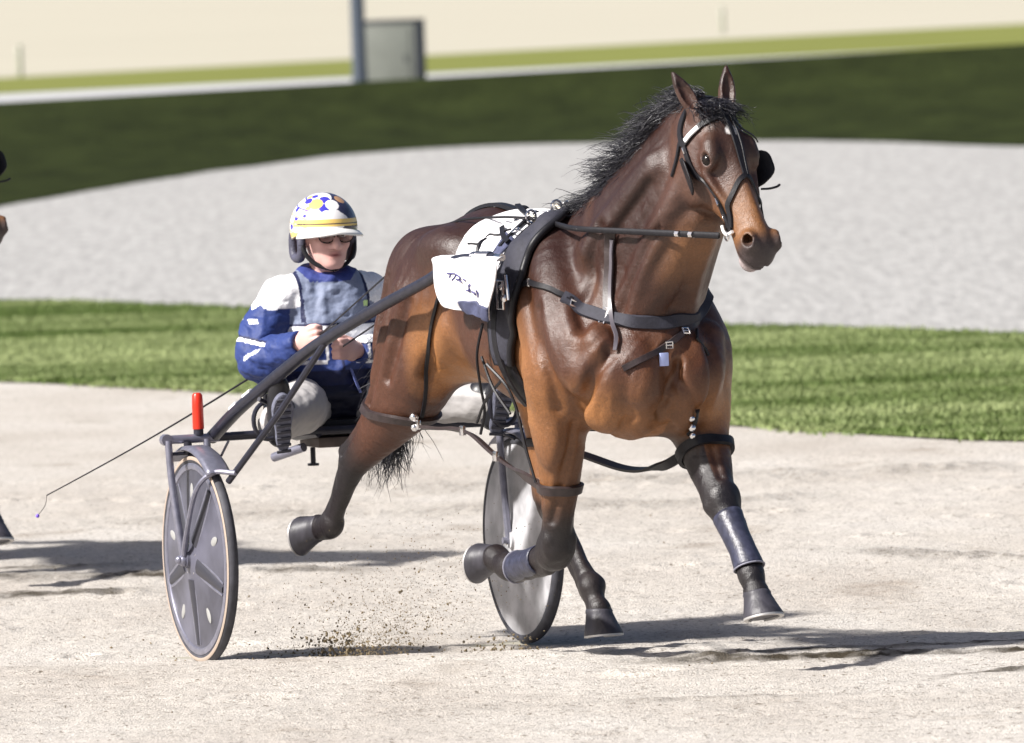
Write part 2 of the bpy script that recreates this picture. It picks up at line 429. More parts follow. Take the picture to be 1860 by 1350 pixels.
    # head
    T = np.array([(-.05, -.09, .00, .03, 0), (-.02, -.12, .025, .065, 0), (.04, -.145, .045, .080, .1), (.11, -.168, .060, .090, .15), (.18, -.185, .064, .091, .25), (.25, -.178, .058, .080, .35),
            (.32, -.125, .054, .064, .42), (.40, -.085, .053, .052, .42), (.47, -.070, .052, .050, .3), (.53, -.066, .052, .055, .2), (.57, -.064, .042, .054, .1), (.60, -.056, .025, .043, 0), (.622, -.042, .0, .024, 0)])
    T[:, 0] *= HS[0]; T[:, 1:3] *= HS[2]; T[:, 3] *= HS[1]
    S.loft(T, k=.03, O=POLL, E=HE)
    rotH = HE
    for sd in (-1, 1):
        S.ell(hd(.165, sd*.066, .036), (.05, .020, .020), k=.04, rot=rotH)                 # brow
        S.ell(hd(.205, sd*.062, -.105), (.085, .032, .075), k=.02, rot=rotH)               # jowl
        S.chain([np.append(hd(.245, sd*.078, -.012), .013), np.append(hd(.31, sd*.066, -.010), .011), np.append(hd(.38, sd*.050, -.008), .008)], k=.02)
        S.ell(hd(.095, sd*.080, .045), (.032, .02, .018), k=.03, rot=rotH, op='sub')        # hollow above the eye
        S.ell(hd(.205, sd*.074, .014), (.034, .021, .027), k=.022, rot=rotH)                # lids
        S.ell(hd(.209, sd*.094, .024), (.025, .022, .016), k=.005, rot=rotH, op='sub')      # eye opening
        S.ell(hd(.545, sd*.043, .024), (.036, .022, .032), k=.02, rot=rotH)                 # nostril wing
        S.chain([np.append(hd(.556, sd*.066, .042), .019), np.append(hd(.540, sd*.046, .030), .017), np.append(hd(.515, sd*.030, .020), .012)], k=.006, op='sub')
        S.chain([np.append(hd(.49, sd*.064, -.040), .006), np.append(hd(.55, sd*.058, -.036), .008), np.append(hd(.60, sd*.036, -.032), .009), np.append(hd(.625, 0, -.028), .009)], k=.006, op='sub')   # mouth
        S.ell(hd(.34, sd*.080, -.055), (.07, .022, .03), k=.03, rot=rotH, op='sub')
        S.chain([np.append(hd(.30, sd*.068, .042), .005), np.append(hd(.42, sd*.058, .032), .005), np.append(hd(.50, sd*.060, .015), .005)], k=.02, op='sub')
        S.chain([np.append(hd(.26, sd*.090, -.04), .005), np.append(hd(.33, sd*.074, -.03), .006), np.append(hd(.42, sd*.058, -.015), .005)], k=.015, op='sub')
        # ears
        b = hd(.01, sd*.052, .01)
        out = np.array([-.32, -.46, 1.0]) if sd < 0 else np.array([-.20, .10, .9]); out /= np.linalg.norm(out)
        side = np.cross(out, np.array([1., 0, 0])); side /= np.linalg.norm(side)
        fr = np.cross(side, out)
        if fr[0] < 0: fr = -fr
        S.chain([np.append(b+out*t, r) for t, r in ((-.02, .026), (.02, .025), (.055, .028), (.095, .023), (.125, .013), (.145, .006))], k=.02)
        S.chain([np.append(b+out*t+fr*.022+np.array([0, -.004, 0]), r) for t, r in ((.02, .012), (.055, .019), (.095, .015), (.122, .007))], k=.006, op='sub')
    S.ell(hd(.568, 0, -.068), (.036, .034, .022), k=.012, rot=rotH)                     # chin
    return S.mesh()
# ================================================================ THE SETTING
def track_z(x, y):
    base = .028 - .085/(1+np.exp(-(y-.05)/.16)) + .06/(1+np.exp(-(y-2.6)/.5))
    return base
GRID = None
def make_track():
    xs = np.arange(-3.2, 3.2001, .02); ys = np.concatenate([np.arange(-5.6, 3.0, .02), np.arange(3.0, 10.6, .04)])
    X, Y = np.meshgrid(xs, ys)
    tr = .94*Y + .02*X                                          # ruts run nearly along x, slightly askew
    Z = track_z(X, Y)
    Z = Z + .012*fbm(X*1.6, Y*2.2, 4, 3) + .013*fbm(X*9, Y*9, 3, 8) + .012*fbm(X*26, Y*26, 2, 21)
    # harrow and wheel lines
    Z = Z + .016*fbm(X*.9+3, Y*9, 3, 31)
    damp_shade = np.zeros_like(X)  # dark along the ruts: damp soil, with the ruts' shade painted in
    def rut(y0, slope, w, d, x0, x1, rag=.04, seed=1, wet_shade=1.0):
        nonlocal Z, damp_shade
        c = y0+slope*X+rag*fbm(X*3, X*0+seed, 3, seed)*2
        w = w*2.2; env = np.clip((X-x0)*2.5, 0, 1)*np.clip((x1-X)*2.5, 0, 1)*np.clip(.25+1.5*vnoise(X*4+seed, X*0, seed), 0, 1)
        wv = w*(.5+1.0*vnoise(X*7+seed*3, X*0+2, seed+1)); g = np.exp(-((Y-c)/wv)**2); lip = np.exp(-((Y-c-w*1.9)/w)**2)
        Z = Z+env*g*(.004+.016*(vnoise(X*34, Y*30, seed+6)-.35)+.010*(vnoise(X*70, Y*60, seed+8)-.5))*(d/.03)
        damp_shade = np.maximum(damp_shade, wet_shade*env*np.exp(-((Y-c)/(wv*1.05))**4)*np.clip(.4+1.2*vnoise(X*22, Y*22, seed+4), 0, 1))
    rut(-.985, -.09, .045, .030, .25, 3.2, seed=2); rut(-.80, .01, .035, .025, .55, 1.35, seed=5); rut(-3.32, .95, .035, .025, 1.05, 2.4, rag=.03, seed=9); rut(-.93, .10, .035, .02, .9, 3.0, seed=41, wet_shade=.8)
    rut(4.05, -.16, .075, .040, -3.2, -.45, seed=12); rut(3.45, .0, .06, .035, -3.2, -1.15, seed=15, wet_shade=.9); rut(4.75, -.05, .05, .03, -3.2, -1.3, seed=18, wet_shade=.7); rut(.66, .10, .030, .02, -.95, -.35, seed=17, wet_shade=.8)
    rut(5.6, -1.1, .07, .035, 1.0, 3.2, rag=.10, seed=22, wet_shade=.45); rut(7.5, .05, .12, .04, -3, 1.5, rag=.3, seed=25, wet_shade=.25); rut(9.2, -.05, .15, .04, -1, 3.2, rag=.4, seed=26, wet_shade=.25); rut(-2.6, .05, .03, .012, -.3, 1.2, seed=33, wet_shade=.3)
    # hoof prints
    for i in range(60):
        cx, cy = RNG.uniform(-3, 3), RNG.uniform(-2, 10); q = ((X-cx)**2+((Y-cy)*1.0)**2)
        r = RNG.uniform(.045, .085); d = RNG.uniform(.008, .025)
        Z = Z - d*np.exp(-q/r**2) + d*.7*np.exp(-((np.sqrt(q)-r*1.5)/(r*.5))**2)
    n, m = X.shape; I = np.arange(n*m).reshape(n, m)
    F = np.stack([I[:-1, :-1], I[:-1, 1:], I[1:, 1:], I[1:, :-1]], -1).reshape(-1, 4)
    mt = bpy.data.materials.new('track sand'); mt.use_nodes = True; nt = mt.node_tree; b = nt.nodes['Principled BSDF']
    b.inputs['Roughness'].default_value = .95; b.inputs['Specular IOR Level'].default_value = .15
    tc = nt.nodes.new('ShaderNodeTexCoord')
    def nz(sc, det=5, st=None):
        n_ = nt.nodes.new('ShaderNodeTexNoise'); n_.inputs['Scale'].default_value = sc; n_.inputs['Detail'].default_value = det
        if st:
            mp = nt.nodes.new('ShaderNodeMapping'); mp.inputs['Scale'].default_value = st; nt.links.new(tc.outputs['Object'], mp.inputs[0]); nt.links.new(mp.outputs[0], n_.inputs['Vector'])
        else: nt.links.new(tc.outputs['Object'], n_.inputs['Vector'])
        return n_
    def ramp(n_, stops):
        r = nt.nodes.new('ShaderNodeValToRGB'); el = r.color_ramp.elements
        el[0].position, el[0].color = stops[0][0], (*stops[0][1], 1); el[1].position, el[1].color = stops[-1][0], (*stops[-1][1], 1)
        for p, c in stops[1:-1]: e = el.new(p); e.color = (*c, 1)
        nt.links.new(n_.outputs[0], r.inputs[0]); return r
    big = ramp(nz(1.6, 8, (.6, .35, 1)), [(.3, (.435, .40, .36)), (.5, (.49, .46, .42)), (.7, (.535, .51, .475))])
    sp = ramp(nz(55, 4), [(.30, (.35, .32, .28)), (.42, (.9, .89, .88)), (.75, (1.1, 1.09, 1.08))])
    dampn = ramp(nz(3.0, 9, (.6, .45, 1)), [(.28, (.76, .73, .70)), (.40, (1, 1, 1)), (.8, (1, 1, 1))])
    def mul(a, c):
        x = nt.nodes.new('ShaderNodeMix'); x.data_type = 'RGBA'; x.blend_type = 'MULTIPLY'; x.inputs[0].default_value = 1
        nt.links.new(a, x.inputs[6]); nt.links.new(c, x.inputs[7]); return x.outputs[2]
    at = nt.nodes.new('ShaderNodeAttribute'); at.attribute_name = 'damp_shade'
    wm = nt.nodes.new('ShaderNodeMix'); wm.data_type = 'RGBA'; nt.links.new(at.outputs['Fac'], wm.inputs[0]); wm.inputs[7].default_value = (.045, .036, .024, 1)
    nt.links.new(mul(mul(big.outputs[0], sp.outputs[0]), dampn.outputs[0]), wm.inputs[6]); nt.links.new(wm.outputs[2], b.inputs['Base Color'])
    bp = nt.nodes.new('ShaderNodeBump'); bp.inputs['Strength'].default_value = .7; bp.inputs['Distance'].default_value = .012
    nt.links.new(nz(120, 4).outputs[0], bp.inputs['Height']); nt.links.new(bp.outputs[0], b.inputs['Normal'])
    MATS['track'] = mt
    dc = np.repeat(damp_shade.ravel()[:, None], 3, 1)
    t = obj('race_track', np.stack([X.ravel(), Y.ravel(), Z.ravel()], 1), F, mt, loc=(0, 0, 0), colors=dc, attr='damp_shade'); tag(t, kind='structure')
    # the rest of the track, left, right and towards the stand
    yy = np.concatenate([np.linspace(-28, -6, 12), np.arange(-5.5, 10.45, .15), [10.5]])
    for (x0, x1, ya) in ((-60, -3.14, yy), (3.14, 60, yy), (-3.2, 3.2, yy[yy < -5.4])):
        xs2 = np.linspace(x0, x1, 30); Xa, Ya = np.meshgrid(xs2, ya); Za = track_z(Xa, Ya)-.003; n, m = Xa.shape; I = np.arange(n*m).reshape(n, m)
        o = obj('race_track_apron', np.stack([Xa.ravel(), Ya.ravel(), Za.ravel()], 1), np.stack([I[:-1, :-1], I[:-1, 1:], I[1:, 1:], I[1:, :-1]], -1).reshape(-1, 4), mt, loc=(0, 0, 0)); tag(o, kind='structure')

def curve_y(tab):
    T = np.array(tab, float); xx = np.linspace(T[0, 0], T[-1, 0], 4001); yy = np.interp(xx, T[:, 0], T[:, 1])
    w = 31; yy = np.convolve(np.pad(yy, w//2, mode='edge'), np.ones(w)/w, 'valid')
    return lambda x: np.interp(x, xx, yy)

GRASS_NEAR = curve_y([(-40, 40), (-2.82, 20.67), (-1.4, 18.35), (0, 15.6), (1.05, 13.5), (2.36, 11.1), (40, -3)])
GRASS_FAR = curve_y([(-60, 55), (-3.45, 32.3), (-1.67, 29.6), (0, 27), (1.33, 24.5), (3.0, 21.6), (60, 0)])
BANK_FOOT = curve_y([(-60, 20), (-8, 42.0), (-4.8, 57.1), (-3.5, 66.1), (-1.9, 73.8), (-.2, 76.5), (1.9, 75.0), (3.8, 72.8), (5.7, 66.5), (9, 58), (60, 30)])

def strip(name, f0, f1, z, material, xs, nu=6, kind='structure', rag0=0, rag1=0, zf=None):
    xs = np.asarray(xs); V = []
    a = f0(xs)+rag0*fbm(xs*2, xs*0, 4, 3)*2; b = f1(xs)+rag1*fbm(xs*2+7, xs*0, 4, 5)*2
    for t in np.linspace(0, 1, nu+1):
        y = a+(b-a)*t; zz = np.full_like(xs, z) if zf is None else zf(xs, y)
        V.append(np.stack([xs, y, zz], 1))
    m = len(xs); V = np.vstack(V); I = np.arange(len(V)).reshape(nu+1, m)
    F = np.stack([I[:-1, :-1], I[:-1, 1:], I[1:, 1:], I[1:, :-1]], -1).reshape(-1, 4)
    o = obj(name, V, F, material, loc=(0, 0, 0)); tag(o, kind=kind); return o

def make_ground():
    sand = mat('infield sand', (.34, .335, .325), .95, spec=.1, noise=.22, nscale=14, detail=12, bump=.35, bscale=22, bdist=.03, stretch=(1, .10, 1))
    gcol = mat('turf soil', (.14, .19, .060), .9, spec=.1, noise=.35, nscale=1.2, stretch=(.35, 2.4, 1))
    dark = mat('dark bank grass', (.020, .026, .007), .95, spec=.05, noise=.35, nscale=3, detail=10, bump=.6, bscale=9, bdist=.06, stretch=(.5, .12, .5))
    tan = mat('far track', (.42, .395, .32), .95, spec=.1, noise=.08, nscale=.6, stretch=(.1, 1, 1))
    dry = mat('far grass', (.17, .185, .05), .95, spec=.1, noise=.2, nscale=.8, stretch=(.2, 1, 1))
    # one sheet to the horizon
    mb = MB(); mb.add([(-1500, -60, -.06), (1500, -60, -.06), (1500, 3000, -.06), (-1500, 3000, -.06)], [(0, 1, 2, 3)])
    tag(mb.build('ground', mat('plain ground', (.36, .34, .28), .95, spec=.1), smooth=False), kind='structure')
    xs = np.concatenate([np.linspace(-60, -5, 30), np.linspace(-4.9, 4.9, 240), np.linspace(5, 60, 30)])
    strip('track_verge', lambda x: 0*x+10.4, lambda x: np.maximum(GRASS_NEAR(x)+1, 10.5), -.012, MATS['track'], xs, 3)
    strip('grass_strip', GRASS_NEAR, GRASS_FAR, -.003, gcol, xs, 8, rag0=.12, rag1=.25)
    def gz(x, y): return .03*fbm(x*.8, y*.5, 3, 2) + .10*np.clip((y-30)/40, 0, 1)*0
    strip('sand_bank', lambda x: GRASS_FAR(x)-1.0, lambda x: BANK_FOOT(x)+3.0, -.03, sand, xs, 40, zf=lambda x, y: -.02+.02*fbm(x*.8, y*.6, 3, 2))
    # grassed embankment that hides the infield
    def bz(x, y):
        t = np.clip((y-BANK_FOOT(x))/(92.0-BANK_FOOT(x)), 0, 1); return -.01 + .10*t + .50*t**3 + .022*x*t
    xb = np.concatenate([np.linspace(-60, -9, 40), np.linspace(-8.8, 8.8, 160), np.linspace(9, 60, 40)])
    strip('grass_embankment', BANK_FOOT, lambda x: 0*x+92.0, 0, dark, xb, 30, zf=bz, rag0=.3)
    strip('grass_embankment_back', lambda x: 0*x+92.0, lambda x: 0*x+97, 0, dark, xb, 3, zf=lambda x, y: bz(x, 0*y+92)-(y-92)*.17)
    strip('service_path', lambda x: 0*x+96.0, lambda x: 0*x+139+x*1.0, -.005, mat('concrete path', (.45, .45, .46), .9, noise=.1), xb, 2)
    strip('far_grass', lambda x: 0*x+138.+x*1.0, lambda x: 0*x+167.+x*1.5, -.002, dry, xb*2, 4)
    strip('far_track', lambda x: 0*x+166.5+x*1.5, lambda x: 0*x+700., -.001, tan, xb*3, 4)

make_track(); make_ground()
# ================================================================ HORSE
def sstep(a, b, x): t = np.clip((x-a)/(b-a), 0, 1); return t*t*(3-2*t)
def coat(P):
    """bay coat: colour of the hair by place on the animal (u,v,z)"""
    u, v, z = P.T
    dark = np.array([.027, .0098, .0068]); bay = np.array([.066, .0235, .0115]); tan = np.array([.36, .155, .048]); black = np.array([.009, .008, .010])
    n = noise3(P*7, 3); n2 = noise3(P*2.4, 11)
    t = sstep(1.42, 1.02, z + .25*n2)
    c = dark+(bay-dark)*t[:, None]
    low = sstep(1.02, .86, z+.08*n2)*sstep(-.62, -.35, u)*sstep(.95, .7, u)
    fl = np.exp(-(((u+.30)/.17)**2+((z-1.02)/.17)**2))*(np.abs(v) > .05) + .7*np.exp(-(((u+.36)/.11)**2+((z-.90)/.14)**2))*(v > -.22)          # flank and stifle
    el = np.exp(-(((u-.42)/.13)**2+((z-.96)/.20)**2))                               # behind the elbow
    ins = np.exp(-(((u-.76)/.13)**2+((z-.84)/.10)**2))                              # inside of the fore legs
    hq = sstep(-.42, -.55, u)*(v < 0)
    w = np.clip(-.45*hq+.38*low+.85*fl+.58*el+.48*ins+.32*n-.02, 0, 1)
    c = c+(tan-c)*w[:, None]
    # black points: lower legs
    def pts(mask, k): return c*(1-(mask*k)[:, None])+black*(mask*k)[:, None]
    Lf = (u > .75) & (z < .72) & (v > .05)
    m = sstep(.76, .60, z+.05*n-.10*(v < .13))*(u > .3)*(v > .02); c = pts(m, .97)
    m = sstep(.64, .44, z+.04*n)*((u > -.2) & (v < .0)); c = pts(m, .97)
    m = sstep(-.76, -.94, u+.04*n)*sstep(.84, .70, z); c = pts(m, .95)
    m = sstep(.60, .44, z+.03*n)*(v > 0)*(u < .4); c = pts(m, .97)
    # head: brown with darker front, dusky muzzle
    q = P-POLL; s = q@HE[0]/HS[0]; l = q@HE[1]/HS[1]; d = q@HE[2]/HS[2]
    hm = (s > -.08)*sstep(.88, 1.02, u)*(z > 1.15)
    hc = np.array([.066, .031, .022])+(np.array([.17, .075, .028])-np.array([.066, .031, .022]))*np.clip(sstep(.26, .46, s)*sstep(.62, .5, s)*1.1+.5*n, 0, 1)[:, None]
    hc = hc*(1-.45*sstep(.02, .055, d)[:, None]*sstep(.36, .2, s)[:, None])
    c = c*(1-hm[:, None])+hc*hm[:, None]
    mz = hm*np.clip(sstep(.50, .57, s)+.0, 0, 1)*.85; c = c*(1-mz[:, None])+np.array([.035, .028, .030])*mz[:, None]
    lip = hm*sstep(-.035, -.052, d)*sstep(.49, .53, s)*.8; c = c*(1-lip[:, None])+np.array([.45, .38, .38])*lip[:, None]
    st = hm*sstep(.55, .72, np.exp(-(((s-.115-.5*np.abs(l-.004))/.030)**2+((l-.004)/.030)**2))+.25*n)*(d > .03)
    c = c*(1-st[:, None])+np.array([.75, .72, .70])*st[:, None]
    er = ((s < .0) & (u > .85) & (z > 1.83)); c[er] = c[er]*.9
    return np.clip(c*(1+.25*n[:, None]), .004, .9)

def make_hoof(mb, C, ax, fwd, r0=.046, r1=.066, hgt=.082, col=(.10, .095, .11), shoe=True):
    """C centre of the coronet, ax down to the sole, fwd towards the toe"""
    ax = np.asarray(ax, float); ax /= np.linalg.norm(ax); fwd = np.asarray(fwd, float); fwd = fwd-ax*(fwd@ax); fwd /= np.linalg.norm(fwd); sd = np.cross(ax, fwd)
    n = 28; V = []; F = []; rings = [(-.16, .70, -.08), (-.05, .90, -.02), (.06, .98, .02), (.13, .95, .05), (.4, 1.08, .20), (.7, 1.24, .36), (.97, 1.40, .52), (1.0, 1.39, .53), (1.0, .5, .3)]
    for (t, s, sh) in rings:
        for k in range(n):
            a = 2*math.pi*k/n; f = math.cos(a); g = math.sin(a)
            ff = f if f > 0 else f*.85
            hh = hgt*t*(1.0 if f > 0 else 1.0-.0*f)
            V.append(np.asarray(C)+ax*hh+fwd*(r0*s*ff*1.12+r0*sh*.9)+sd*(r0*s*g))
    for i in range(len(rings)-1):
        for k in range(n): F.append((i*n+k, i*n+(k+1) % n, (i+1)*n+(k+1) % n, (i+1)*n+k))
    F.append(tuple((len(rings)-1)*n+k for k in range(n)))
    mb.add(V, F)
    sh = MB(); Vs = []
    for (t, s) in ((1.005, 1.40), (1.08, 1.40), (1.08, 1.1), (1.005, 1.1), (1.005, 1.40)):
        for k in range(n):
            a = R(25)+2*math.pi*(k/(n-1))*(310/360) - math.pi + R(0); f = math.cos(a); g = math.sin(a); ff = f if f > 0 else f*.85
            Vs.append(np.asarray(C)+ax*hgt*t+fwd*(r0*s*ff*1.12+r0*.53*.9)+sd*(r0*s*g))
    Fs = []
    for i in range(4):
        for k in range(n-1): Fs.append((i*n+k, i*n+k+1, (i+1)*n+k+1, (i+1)*n+k))
    sh.add(Vs, Fs); return sh

HORSE_ROOT = empty('horse', HF.w(np.array([0, 0, .02])), 'bay horse in racing harness pulling the two-wheeled sulky', 'horse', 'racing horses')
def relax_line(P, n=3):
    P = P.copy()
    for _ in range(n): P[1:-1] = .25*P[:-2]+.5*P[1:-1]+.25*P[2:]
    return P

def skin_relief(V, F):
    """muscle fibres, veins and folds pushed out of the surface"""
    N = np.zeros_like(V); fn = np.cross(V[F[:, 2]]-V[F[:, 0]], V[F[:, 3]]-V[F[:, 1]])
    for i in range(4):
        for d in range(3): N[:, d] += np.bincount(F[:, i], fn[:, d], len(V))
    N /= np.linalg.norm(N, axis=1)[:, None]+1e-9
    u, v, z = V.T
    def fib(dirv, lo, hi, seed):      # ridges running along dirv
        dirv = np.array(dirv, float); dirv /= np.linalg.norm(dirv); a = np.cross(dirv, (0, 1., 0)); a /= np.linalg.norm(a)
        s = V@dirv; t = V@a
        return fbm(t*hi+v*hi*.6, s*lo, 3, seed)+.5*fbm(t*hi*2.2+v*hi, s*lo*1.6, 2, seed+9)
    hind = sstep(-.38, -.52, u)*sstep(.72, .85, z); neck = sstep(.62, .74, u+.3*(z-1.3))*sstep(1.12, 1.25, z)*sstep(1.08, 1.0, u)
    sh = sstep(.30, .40, u)*sstep(.80, .70, u)*sstep(.75, .85, z)*sstep(1.4, 1.3, z); barrel = sstep(-.45, -.3, u)*sstep(.35, .2, u)*(z > .85)
    chest = sstep(.68, .76, u)*sstep(1.2, 1.1, z)*(z > .7)
    d = .011*hind*fib((-.12, 0, 1), 2.0, 16, 3)+.010*neck*fib((.62, .1, .78), 2.0, 18, 5)+.010*sh*fib((.5, 0, -.86), 2.5, 13, 7)+.006*barrel*fib((-.25, 0, -1), 2.0, 12, 9)+.013*chest*fib((-.3, 0, -1), 4.0, 15, 11)
    legs = sstep(.80, .70, z); d = d+.006*legs*fib((.1, 0, 1), 3, 26, 13)
    # creases between the muscles
    for pts, w, amp in ((((.84, -.19, 1.04), (.79, -.20, .97), (.72, -.19, .88), (.65, -.17, .80)), .024, .017), (((.86, .14, 1.03), (.84, .12, .93), (.80, .115, .82)), .022, .014), (((.56, -.30, 1.18), (.60, -.31, 1.06), (.62, -.29, .96), (.60, -.26, .86)), .022, .010),
                        (((.72, -.16, 1.44), (.69, -.20, 1.32), (.70, -.22, 1.22), (.74, -.22, 1.10)), .022, .011), (((.98, -.02, 1.48), (.90, -.07, 1.36), (.84, -.11, 1.26), (.80, -.14, 1.17)), .020, .011), (((.90, -.04, 1.58), (.80, -.10, 1.46), (.74, -.13, 1.38)), .020, .009),
                        (((-.55, -.31, 1.20), (-.59, -.33, 1.06), (-.65, -.33, .93), (-.72, -.33, .84)), .022, .012), (((-.66, -.29, 1.26), (-.70, -.31, 1.12), (-.72, -.31, .97)), .020, .010), (((-.45, -.30, 1.18), (-.51, -.31, 1.04), (-.57, -.31, .93)), .020, .010),
                        (((.90, .02, 1.0), (.885, .0, .93), (.85, -.02, .84)), .016, .009), (((.80, .03, .82), (.76, -.04, .80), (.70, -.10, .80)), .015, .009), (((-.25, -.28, 1.16), (-.33, -.27, 1.04), (-.42, -.25, .94)), .024, .012),
                        (((.80, -.02, .90), (.76, -.09, .87), (.70, -.13, .84)), .012, .007), (((.47, -.29, .95), (.43, -.27, .86), (.40, -.25, .78)), .018, .009), (((.83, .06, 1.0), (.86, .08, .92), (.83, .09, .84)), .014, .007), (((.54, -.20, .82), (.52, -.21, .70), (.47, -.21, .58), (.43, -.21, .50)), .014, .008), (((.44, -.25, .80), (.43, -.24, .68), (.41, -.235, .56)), .014, .008), (((.86, .15, .76), (.89, .15, .68), (.92, .15, .62)), .012, .006), (((-.80, -.32, .78), (-.88, -.33, .71), (-.94, -.335, .66)), .012, .007)):
        P = catmull(np.array(pts), 24)
        P = np.array([V[np.argmin(((V-q)**2).sum(1))] for q in P]); P = relax_line(P, 30); m = (np.abs(V-P.mean(0)) < .32).all(1); dd = np.full(len(V), 9.)
        dd[m] = np.min(np.linalg.norm(V[m][:, None]-P[None], axis=2), axis=1)
        d = d-amp*np.exp(-(dd/w)**2)+.35*amp*np.exp(-((dd-w*1.7)/w)**2)*(dd < 1)
    # veins
    for pts, r, amp in ((((.47, -.25, .92), (.50, -.26, .84), (.52, -.24, .76), (.50, -.22, .68), (.46, -.22, .60)), .008, .0045), (((.80, -.16, .92), (.74, -.17, .84), (.66, -.18, .80), (.60, -.20, .76)), .008, .005),
                        (((.20, -.30, .98), (.05, -.30, .94), (-.10, -.28, .93), (-.25, -.24, .95)), .008, .0045), (((.80, .11, .80), (.84, .12, .74), (.86, .12, .66), (.90, .12, .60)), .008, .0045),
                        ((tuple(hd(.28, -.075, -.03)), tuple(hd(.34, -.065, .0)), tuple(hd(.40, -.055, .015)), tuple(hd(.46, -.055, .01))), .006, .003), (((.62, -.23, 1.10), (.66, -.22, 1.02), (.70, -.21, .95)), .008, .004),
                        (((-.62, -.29, .88), (-.70, -.29, .82), (-.80, -.29, .75), (-.90, -.30, .70)), .008, .005), (((.70, -.10, .95), (.80, -.10, .90), (.84, -.05, .86)), .007, .004)):
        P = catmull(np.array(pts), 20); m = (np.abs(V-P.mean(0)) < .30).all(1); dd = np.full(len(V), 9.)
        dd[m] = np.min(np.linalg.norm(V[m][:, None]-P[None], axis=2), axis=1) if m.any() else 9
        d = d+amp*np.exp(-(dd/(r*1.6))**2)
    d = d*(1-(sstep(-.06, .0, (V-POLL)@HE[0])*(u > .98)*(z > 1.2))*.75)
    return V+N*d[:, None]

def make_horse():
    V, F = horse_shape(); V = smooth_mesh(V, F, 1, .5)
    cols = coat(V)
    V = skin_relief(V, F)
    W = HF.w(V)
    fur = mat('bay coat', attr='col', rough=.42, spec=.5, noise=.22, nscale=140, bump=.38, bscale=38, bdist=.008, bump2=(.6, 300, .0025), rvar=(14, .33, .56), sheen=.0)
    body = obj('body', W, F, fur, HORSE_ROOT, colors=cols)
    global BODY_V, BODY_BVH
    BODY_V = W
    tri = np.vstack([F[:, [0, 1, 2]], F[:, [0, 2, 3]]])
    BODY_BVH = BVHTree.FromPolygons([tuple(p) for p in W], [tuple(int(i) for i in f) for f in tri])
    eye = mat('eye', (.008, .005, .004), .12, spec=.35)
    for sd in (-1, 1):
        mb = MB(); mb.ball(HF.w(hd(.209, sd*.073, .017)), (.025, .021, .021), ax=(HE[0]@np.stack([HF.h, HF.l, HF.z]), HE[1]@np.stack([HF.h, HF.l, HF.z]), HE[2]@np.stack([HF.h, HF.l, HF.z])), nu=20, nv=14)
        mb.build('eye', eye, HORSE_ROOT)
    hoofm = mat('hoof horn', (.038, .036, .046), .5, noise=.5, nscale=22, bump=.4, bscale=30, stretch=(1, 1, .3))
    shoem = mat('aluminium shoe', (.50, .49, .48), .45, metal=.6)
    rot = np.stack([HF.h, HF.l, HF.z])
    for (C, ax, fwd) in (((1.140, .152, .278), (.28, 0, -1), (1, 0, .25)), ((.008, .14, .165), (.12, 0, -1), (1, 0, .1)),
                         ((-.105, -.172, .352), (-.85, -.30, .05), (-.30, -.1, -1)), ((-1.205, -.31, .41), (-.80, -.42, -.05), (-.25, -.15, -1))):
        mb = MB(); sh = make_hoof(mb, HF.w(np.array(C)), np.array(ax)@rot, np.array(fwd)@rot)
        h = mb.build('hoof', hoofm, HORSE_ROOT, autosmooth=50); sh.build('horseshoe', shoem, h, autosmooth=40)
make_horse()

def strands(mb, roots, dirs, lens, w, seg=6, sag=.3, curl=.04, seed=1, wind=(0, 0, 0), col=None):
    rng = np.random.default_rng(seed); wind = np.asarray(wind, float)
    V = []; F = []; n = 0
    for p, d, L in zip(roots, dirs, lens):
        d = d/np.linalg.norm(d); P = np.array(p, float); ph = rng.uniform(0, 6.28, 3); am = curl*rng.uniform(.4, 1.4)
        side = np.cross(d, rng.normal(size=3)); side /= np.linalg.norm(side)
        for k in range(seg+1):
            t = k/seg
            ww = w*(1-t)**.6*rng.uniform(.8, 1.2)+.0004
            off = am*t*np.array([math.sin(ph[0]+5*t), math.sin(ph[1]+4.3*t), math.sin(ph[2]+6*t)])
            V += [P+off-side*ww, P+off+side*ww, P+off+np.cross(d, side)*ww*.8]
            P = P + (d + wind*t + np.array([0, 0, -sag*t]))*(L/seg)
        for k in range(seg):
            a = n+3*k
            for j in range(3): F.append((a+j, a+(j+1) % 3, a+3+(j+1) % 3, a+3+j))
        n += 3*(seg+1)
    mb.add(V, F, col)

